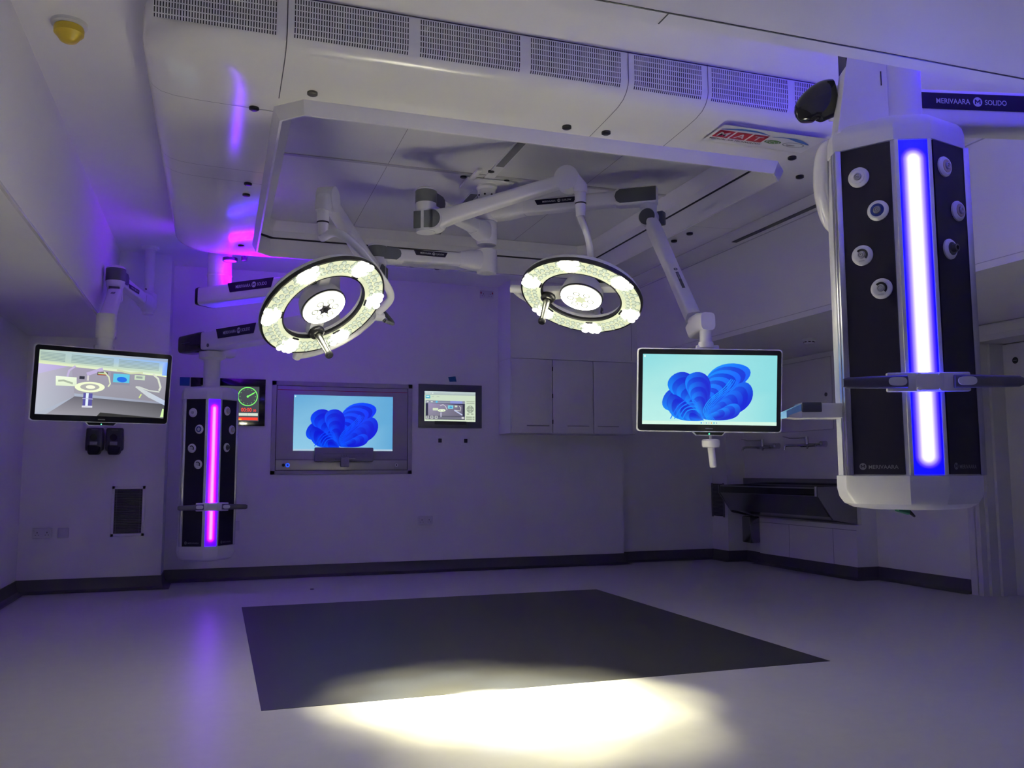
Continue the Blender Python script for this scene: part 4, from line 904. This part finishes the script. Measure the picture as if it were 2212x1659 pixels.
# ================================================================ BACK WALL
def wallF(x, z, y=YB, h=0): return basis((x, y-h, z), (1, 0, 0), (0, 0, 1), (0, -1, 0))
t = thing('wall_clock_panel', 'black wall panel with a green glowing clock and red timer, behind the purple pendant', 'clock', (.1, YB, 1.75))
q = MB(); q.box(-.262, .450, YB-.022, YB, 1.515, 1.986, .003); q.build('panel', BLKGL, t)
q = MB(); q.mat(0); p = Pic(wallF(-.16, 1.56, YB, .0225), .55, .35); 
p.rect(0, 0, 1, 1, (.055, .06, .075)); g_ = (.22, 1.0, .16)
u0 = .80; v0 = .71; p.ringp(u0, v0, .175, .275, .09, g_)
for k in range(12):
    a = k*PI/6; p.ell(u0+.135*math.cos(a), v0+.212*math.sin(a), .006, .010, g_, 8)
p.line([(u0, v0), (u0+.105, v0+.10)], .035, g_); p.line([(u0, v0), (u0+.13, v0+.13)], .02, g_); p.ell(u0, v0, .02, .032, g_)
p.text('00:00', .69, .275, .155, (1.0, .07, .04), 'l', .85); p.text('00', .90, .275, .10, (1.0, .07, .04), 'l', .85)
p.rect(.63, .155, .805, .235, (.62, .72, .62)); p.rect(.808, .155, .985, .235, (.62, .72, .62)); p.rect(.63, .03, .985, .11, (1.0, .06, .03)); p.rect(.63, .03, .70, .075, (1, .4, .05)); p.rect(.72, .03, .97, .035, (.6, .1, .08))
p.done('clock_screen', t)
single('tape_piece', 'blue tape square stuck at the top left corner of the clock panel', 'tape', MB().obox(basis((-.318, YB-.002, 1.945), (1, 0, 0), (0, 0, 1), (0, -1, 0)), .092, .085, .003), BLUET, smooth=False)
single('tape_piece', 'blue tape scrap stuck above the small touch panel', 'tape', MB().prism([(2.358, 2.074), (2.374, 2.022), (2.452, 2.026), (2.44, 2.084)], M(((1, 0, 0, 0), (0, 0, -1, YB), (0, 1, 0, 0), (0, 0, 0, 1))), 0, .003), BLUET, smooth=False)
# large wall display
t = thing('wall_display', 'large recessed wall display with blue wallpaper and a folded keyboard tray', 'display', (1.24, YB, 1.5))
q = MB(); x0, x1, z0, z1 = .515, 1.962, 1.027, 1.978
for b in ((x0, x1, z1-.045, z1), (x0, x1, z0, z0+.04), (x0, x0+.045, z0, z1), (x1-.045, x1, z0, z1)): q.box(b[0], b[1], YB-.014, YB+.0, b[2], b[3], .002)
q.build('frame', FRAMEG, t)
q = MB(); q.box(x0+.044, x1-.044, YB-.004, YB, z0+.038, z1-.043); q.build('gap', BLACK, t)
q = MB(); q.box(x0+.051, x1-.051, YB-.012, YB-.003, 1.178, z1-.05, .001); q.mat(1).box(x0+.055, x1-.055, YB-.0125, YB-.012, 1.885, 1.891); q.build('glass_pane', [PANELG, RED], t)
p = Pic(wallF(.733, 1.268, YB, .0125), 1.02, .572); desktop(p, (.11, .36, .62), (.26, .55, .74), .32, (.40, .55, .68), .03); p.done('screen', t)
q = MB(); q.box(x0+.051, x1-.051, YB-.012, YB-.003, z0+.045, 1.174, .001); cb = q.build('control_strip', pm('brushed_steel_strip', (.5, .49, .47), .38, metal=.7, noise=.12, scale=8), t)
for xx, mt, r_ in ((.643, BLACK, .011), (.684, BLUEBT, .017), (1.797, STICK, .013)):
    q = MB(); q.lathe([(r_+.005, .0), (r_+.004, .006), (r_, .006), (r_*.95, .009), (.0001, .009)], wallF(xx, 1.122, YB, .012), 20)
    if mt is not BLACK: q.mat(1).lathe([(.007, .0092), (.006, .010), (.0001, .010)], wallF(xx, 1.122, YB, .012), 14)
    q.build('push_button', [mt, BLACK], cb)
q = MB(); q.box(.944, 1.545, YB-.075, YB-.013, 1.157, 1.302, .012); tr_ = q.build('keyboard_tray', GREYP, t)
q = MB(); q.box(1.02, 1.47, YB-.078, YB-.074, 1.175, 1.24, .001); q.mat(1).box(1.03, 1.46, YB-.0785, YB-.077, 1.236, 1.238); q.mat(1).text('LOGO' if False else '|  —  |', wallF(1.24, 1.215, YB, .078), .02, 'c', .001); q.build('tray_inlay', [GREYP, BLACK], tr_)
q = MB(); q.box(1.205, 1.29, YB-.11, YB-.07, 1.10, 1.20, .008); q.box(1.15, 1.355, YB-.09, YB-.072, 1.175, 1.195, .004); q.build('tray_latch', GREYP, tr_)
# touch panel
t = thing('touch_panel', 'small touch panel with pale lit control page to the right of the large display', 'control panel', (2.38, YB, 1.76))
q = MB(); q.box(2.030, 2.735, YB-.016, YB, 1.521, 1.989, .002); q.build('surround', DKG, t)
q = MB(); q.box(2.205, 2.56, YB-.024, YB-.015, 1.555, 1.592, .003); q.build('lower_ledge', BLACK, t)
p = Pic(wallF(2.094, 1.590, YB, .0165), .568, .323)
p.rect(0, 0, 1, 1, (.62, .72, .55), (.56, .68, .52)); p.rect(0, .88, 1, 1, (.36, .44, .42), (.5, .6, .6)); p.rect(.015, .925, .14, .945, (.6, .7, .65)); p.ell(.16, .935, .01, .02, (.8, .9, .8)); p.rect(.5, .925, .58, .94, (.5, .6, .56))
p.rect(.02, .76, .11, .865, (.05, .35, .55), (.1, .5, .6)); p.rect(.035, .80, .09, .84, (.6, .85, .85)); p.rect(.14, .815, .18, .835, (.4, .48, .38)); p.rect(.235, .815, .285, .835, (.4, .48, .38))
p.rect(.02, .06, .79, .69, (.03, .03, .06)); p.rect(.02, .60, .79, .69, (.28, .30, .38), (.2, .22, .3)); p.rect(.5, .60, .74, .69, (.25, .28, .62))
p.poly([(.07, .18), (.745, .18), (.745, .56), (.07, .60)], [(.25, .24, .3), (.13, .12, .18), (.16, .14, .22), (.33, .28, .45)]); p.rect(.02, .08, .79, .17, (.2, .2, .26), (.12, .12, .16))
p.rect(.16, .36, .265, .44, (.6, .7, .5)); p.ringp(.335, .365, .075, .05, .5, (.75, .85, .6), rot=.15); p.ell(.335, .365, .03, .02, (.8, .9, .7)); p.rect(.31, .14, .33, .30, (.5, .5, .65))
p.rect(.455, .43, .56, .54, (.2, .6, .7)); p.ell(.51, .475, .03, .025, (.05, .25, .6)); p.rect(.59, .48, .64, .54, (.55, .65, .5)); p.line([(.30, .52), (.36, .56), (.41, .50), (.44, .38)], .022, (.6, .6, .62)); p.line([(.68, .52), (.71, .46), (.70, .36), (.58, .38)], .022, (.6, .62, .6)); p.line([(.58, .38), (.74, .22)], .04, (.5, .55, .75))
for k, u in enumerate((.03, .115, .20)): p.rect(u, .085, u+.055, .175, (.6, .62, .6)); p.rect(u+.01, .115, u+.045, .16, (.15, .16, .2))
for u in (.04, .12): p.rect(u, .63, u+.04, .67, (.6, .62, .6))
p.ell(.235, .65, .022, .035, (.1, .5, .7)); p.rect(.725, .09, .77, .16, (.6, .6, .6))
p.ell(.895, .42, .072, .125, (.30, .36, .28)); p.rect(.875, .385, .915, .45, (.42, .5, .38))
for (du, dv) in ((0, .085), (0, -.085), (.047, 0), (-.047, 0)): p.ell(.895+du, .42+dv, .014, .022, (.75, .85, .66), 3)
for (a, b, c, d__) in ((.83, .235, .875, .28), (.91, .235, .96, .28), (.81, .13, .93, .18), (.94, .13, .98, .18), (.81, .06, .93, .11), (.94, .06, .98, .11), (.82, .66, .98, .69), (.82, .60, .98, .63)): p.rect(a, b, c, d__, (.34, .40, .30))
p.done('screen', t)
for i, (xx, lab) in enumerate(((2.269, 'left of two small black wall sockets below the touch panel'), (2.556, 'right of two small black wall sockets below the touch panel'))):
    t = thing('data_socket', lab, 'wall socket', (xx, YB, 1.384)); q = MB(); q.box(xx-.045, xx+.045, YB-.006, YB, 1.338, 1.43, .002); q.build('cover_plate', WHITE, t); q = MB(); q.box(xx-.019, xx+.019, YB-.010, YB-.005, 1.362, 1.406, .002); q.build('socket_insert', BLACK, t)
single('paper_scrap', 'tiny white scrap on the wall left of the small black sockets', 'scrap', MB().obox(wallF(2.058, 1.42, YB, .001) @ M.Rotation(-.5, 4, 'Z'), .026, .009, .002), STICK, smooth=False)
def twin_socket(x, z, lab, y=YB, w_=.155, h_=.088, red=False, single_=False):
    t = thing('twin_socket' if not single_ else 'single_socket', lab, 'wall socket', (x, y, z))
    q = MB(); q.box(x-w_/2, x+w_/2, y-.010, y, z-h_/2, z+h_/2, .003); q.build('face_plate', CLOTHW, t)
    cs = (-.25, .25) if not single_ else (0,)
    q = MB()
    for c in cs:
        cx = x+c*w_; q.box(cx-.003, cx+.003, y-.0108, y-.0095, z-.002, z+.010); q.box(cx-.016, cx-.009, y-.0108, y-.0095, z-.020, z-.015); q.box(cx+.009, cx+.016, y-.0108, y-.0095, z-.020, z-.015)
    q.build('pin_holes', BLACK, t)
    for sgn in ((-1, 1) if not single_ else ()):
        q = MB(); q.box(x+sgn*w_*.43-.006, x+sgn*w_*.43+.006, y-.0135, y-.009, z+.005, z+.026, .001); q.build('rocker_switch', RED if red else CLOTHW, t)
twin_socket(2.116, .54, 'white twin wall socket low on the back wall right of the large display')
twin_socket(2.795, 3.01, 'white twin wall socket with red switches high on the back wall', red=True)
twin_socket(-1.434, .525, 'white twin wall socket in the left alcove beside the blank plate', 8.67)
t = single('blank_plate', 'plain white plate on the alcove wall right of the twin socket', 'wall plate', MB().box(-1.312, -1.222, 8.66, 8.67, .478, .566, .003), CLOTHW)
single('wall_switch', 'small white wall plate half hidden behind the purple pendant', 'wall plate', MB().box(.15, .235, YB-.01, YB, .478, .572, .003), CLOTHW)

# ---- soap dispensers and vent in the alcove
for i, (xx, lab) in enumerate(((-1.036, 'left of two dark wall dispensers below the left monitor'), (-.873, 'right of two dark wall dispensers below the left monitor'))):
    t = thing('wall_dispenser', lab, 'dispenser', (xx, 8.67, 1.34), group='dispensers under the left monitor')
    q = MB(); q.beam([((xx, 8.60, 1.452), .125, .10), ((xx, 8.60, 1.44), .138, .125), ((xx, 8.598, 1.34), .146, .135), ((xx, 8.598, 1.27), .146, .135), ((xx, 8.60, 1.255), .14, .12)], e=8, up=(0, -1, 0)); q.build('housing', DISP, t)
    q = MB(); q.cyl((xx-.005, 8.534, 1.365), (xx-.005, 8.524, 1.365), .030, n=28); q.build('viewing_hole', BLKGL, t)
    q = MB(); q.box(xx-.034, xx+.028, 8.522, 8.531, 1.295, 1.328, .001); q.build('instruction_label', GREYP, t)
    q = MB(); q.box(xx-.025, xx+.03, 8.53, 8.54, 1.43, 1.436, .001); q.build('top_label', DLETT, t)
    q = MB(); q.beam([((xx, 8.585, 1.268), .12, .14), ((xx-.004, 8.575, 1.24), .11, .13), ((xx-.006, 8.572, 1.22), .09, .10), ((xx-.006, 8.572, 1.212), .07, .08)], e=4, up=(0, -1, 0)); q.build('push_lever', NAVY, t)
t = thing('vent_grille', 'dark slatted vent grille low on the left alcove wall', 'vent', (-.745, 8.67, .7))
q = MB(); 
for b in ((-.885, -.605, .903, .93), (-.885, -.605, .478, .504), (-.885, -.862, .478, .93), (-.63, -.605, .478, .93)): q.box(b[0], b[1], 8.662, 8.672, b[2], b[3], .001)
q.build('frame', WHITE, t)
q = MB(); q.box(-.865, -.627, 8.667, 8.675, .50, .906); q.build('backing', BLACK, t)
q = MB()
for k in range(27):
    z = .512+k*.0147; q.obox(M.Translation((-.746, 8.6645, z)) @ M.Rotation(math.radians(35), 4, 'X'), .234, .011, .002)
for x in (-.845, -.65): q.box(x-.002, x+.002, 8.659, 8.662, .504, .903)
q.build('slats', SLATM, t, smooth=False)

# ================================================================ WALL CABINETS
for i, (x0, x1, hx, lab) in enumerate(((2.935, 3.405, 3.235, 'leftmost of three wall cabinets on the back wall, beside the touch panel'), (3.405, 3.885, 3.70, 'middle of the three wall cabinets, dark hinges on its left edge'), (3.885, 4.352, 4.055, 'rightmost of the three wall cabinets, partly behind the wallpaper monitor'))):
    t = thing('wall_cabinet', lab, 'cabinet', ((x0+x1)/2, YB, 1.46), group='wall cabinets on the back wall')
    q = MB(); q.box(x0, x1, 8.712, YB, 1.456, 2.254); q.build('carcass', CAB, t, smooth=False)
    q = MB(); q.box(x0+.004, x1-.004, 8.69, 8.710, 1.462, 2.248, .0015); dr = q.build('door', CAB, t)
    q = MB(); q.box(hx-.125, hx+.125, 8.672, 8.690, 1.532, 1.542, .003); q.box(hx-.12, hx+.12, 8.664, 8.674, 1.535, 1.54, .002); q.build('handle', FRAMEG, dr)
    if i == 1:
        for z in (1.58, 1.86, 2.15): MB().box(x0-.005, x0+.006, 8.687, 8.70, z-.022, z+.022).build('hinge', BLACK, dr)
single('cabinet_end_strip', 'narrow vertical filler strip at the right end of the wall cabinets', 'filler strip', MB().box(4.352, 4.43, 8.705, YB, 1.456, 2.254, .001), CAB, smooth=False)

# ================================================================ RIGHT SIDE: SCRUB SINK
t = thing('scrub_sink', 'stainless steel scrub trough on the right wall with sloping dark front', 'sink', (5.75, 7.95, 0))
y0, y1, xf = 7.06, 8.80, 5.50
q = MB(); q.box(5.915, 5.95, 7.03, 8.94, .89, .965, .003); q.build('back_upstand', STEEL, t)
q = MB()
prof = [(xf, .885), (xf, .80), (5.64, .60), (5.93, .53), (5.945, .53), (5.945, .90), (5.90, .90), (5.90, .62), (5.70, .66), (xf+.03, .87), (xf+.03, .885)]
q.loft([[V((x, y, z)) for x, z in prof] for y in (y0+.02, y1-.01)]); q.build('trough', STEEL, t, smooth=False)
q = MB(); q.cyl((xf+.012, y0, .845), (xf+.012, y1, .845), .0001, .0001, 4) if False else q.box(xf-.006, xf+.02, y0+.04, y1-.03, .805, .872, .003); q.build('front_slot', BLKGL, t)
q = MB(); q.tube([(xf-.004, y0+.02, .895), (xf-.004, y0+.02, .80)], .016, 12); q.build('front_post', CHROME, t)
for yy in (y0, y1):
    q = MB(); q.prism([(xf-.005, .89), (5.945, .90), (5.945, .525), (5.92, .525), (5.66, .575), (xf-.005, .80)], M(((1, 0, 0, 0), (0, 0, 1, yy-.008), (0, 1, 0, 0), (0, 0, 0, 1))), 0, .022); q.build('end_panel', STEEL, t, smooth=False)
single('waste_pipe_cover', 'upright stainless box below the left end of the scrub trough', 'pipe cover', MB().box(5.755, 5.884, 8.585, 8.75, .235, .532, .012), STEEL)
for i, (yy, lab) in enumerate(((8.53, 'farther lever tap above the scrub trough'), (7.74, 'nearer lever tap above the scrub trough, left of the blue pendant'))):
    t = thing('lever_tap', lab, 'tap', (5.95, yy, 1.31), group='lever taps over the scrub trough'); yy -= .05
    q = MB(); q.tube([(5.885, yy+.10, 1.315), (5.885, yy-.14, 1.315)], .020, 14); q.tube(spline([(5.885, yy+.02, 1.315), (5.84, yy+.12, 1.318), (5.80, yy+.235, 1.318), (5.79, yy+.255, 1.30), (5.79, yy+.258, 1.272)], 6), .013, 12); q.build('tap_body', CHROME, t)
    q = MB(); q.cyl((5.885, yy-.14, 1.315), (5.95, yy-.155, 1.315), .018, n=16); q.cyl((5.885, yy-.215, 1.325), (5.945, yy-.215, 1.325), .028, .032, 22); q.cyl((5.885, yy-.14, 1.32), (5.885, yy-.215, 1.325), .014, n=12); q.build('wall_union', CHROME, t)
    q = MB(); q.cyl((5.875, yy-.01, 1.325), (5.87, yy-.01, 1.405), .022, .02, 20); q.build('control_head', CHROME, t)
    q = MB(); q.beam([((5.87, yy-.005, 1.395), .012, .014), ((5.86, yy+.12, 1.393), .012, .012), ((5.85, yy+.25, 1.397), .018, .010), ((5.845, yy+.31, 1.412), .032, .009), ((5.842, yy+.35, 1.418), .02, .007)], e=2.5); q.build('lever', CHROME, t)
    q = MB(); q.sphere((5.872, yy-.015, 1.292), .013); q.build('temperature_stop', CHROME, t)
t = thing('access_panel', 'flush white access door on the wall above the taps, partly behind the monitor', 'access panel', (5.95, 7.7, 1.85))
q = MB(); q.box(5.944, 5.95, 7.35, 8.35, 1.475, 2.215, .001); q.build('door_leaf', WHITE, t)
q = MB(); 
for a in ((7.342, 7.35, 1.468, 2.222), (8.35, 8.358, 1.468, 2.222)): q.box(5.945, 5.9505, a[0], a[1], a[2], a[3])
q.box(5.945, 5.9505, 7.35, 8.35, 1.468, 1.474); q.box(5.945, 5.9505, 7.35, 8.35, 2.216, 2.222); q.build('frame_gap', FAINT, t)
q = MB(); q.cyl((5.944, 7.433, 1.832), (5.936, 7.433, 1.832), .02, n=18); q.build('lock', STEEL, t)
t = thing('wall_vent', 'small dark slatted vent in the corner left of the scrub trough', 'vent', (5.69, 9.15, .7))
q = MB(); q.box(5.692, 5.70, 9.015, 9.272, .515, .897); q.build('backing', BLACK, t)
q = MB()
for k in range(24): q.box(5.688, 5.694, 9.03, 9.25, .53+k*.015, .536+k*.015)
q.box(5.686, 5.695, 9.005, 9.03, .505, .905); q.box(5.686, 5.695, 9.25, 9.278, .505, .905); q.build('slats', SLATM, t, smooth=False)

# ---- detectors
t = thing('smoke_detector', 'small white smoke detector under the right soffit above the taps', 'smoke detector', (5.22, 6.74, ZS))
q = MB(); q.lathe([(.062, ZS), (.062, ZS-.016), (.052, ZS-.022), (.0001, ZS-.022)], M.Translation((5.22, 6.74, 0)), 32); q.build('base', PWS, t)
q = MB(); q.lathe([(.046, ZS-.02), (.048, ZS-.032), (.040, ZS-.045), (.022, ZS-.05), (.0001, ZS-.05)], M.Translation((5.22, 6.74, 0)), 32)
q.mat(1)
for k in range(8): a = k*PI/4+.2; q.obox(M.Translation((5.22+.0465*math.cos(a), 6.74+.0465*math.sin(a), ZS-.030)) @ M.Rotation(a, 4, 'Z'), .006, .022, .009)
q.build('sensor_head', [PWS, BLACK], t)
dx, dy = PA(150, 50, 2, ZC).xy
t = thing('heat_detector', 'detector with a yellow dust cap on the ceiling at the top left', 'smoke detector', (dx, dy, ZC))
q = MB(); q.lathe([(.078, ZC), (.076, ZC-.014), (.06, ZC-.02), (.0001, ZC-.02)], M.Translation((dx, dy, 0)), 36); q.build('base', PWS, t)
q = MB(); q.lathe([(.060, ZC-.018), (.064, ZC-.03), (.063, ZC-.052), (.056, ZC-.060), (.050, ZC-.066), (.036, ZC-.086), (.020, ZC-.094), (.0001, ZC-.096)], M.Translation((dx, dy, 0)), 36); q.build('dust_cap', YELL, t)

# ================================================================ WORLD, VIEW
wd = bpy.data.worlds.new('dim_room'); SC.world = wd; wd.use_nodes = True
wd.node_tree.nodes['Background'].inputs[0].default_value = (0, 0, 0, 1); wd.node_tree.nodes['Background'].inputs[1].default_value = 0
SC.view_settings.view_transform = 'Standard'; SC.view_settings.look = 'None'; SC.view_settings.gamma = 1; SC.view_settings.exposure = 0.1
SC.view_settings.use_curve_mapping = False
SC.cycles.max_bounces = 6; SC.cycles.diffuse_bounces = 5; SC.cycles.glossy_bounces = 3; SC.cycles.transmission_bounces = 2; SC.cycles.adaptive_threshold = 0.08; SC.cycles.sample_clamp_indirect = 20
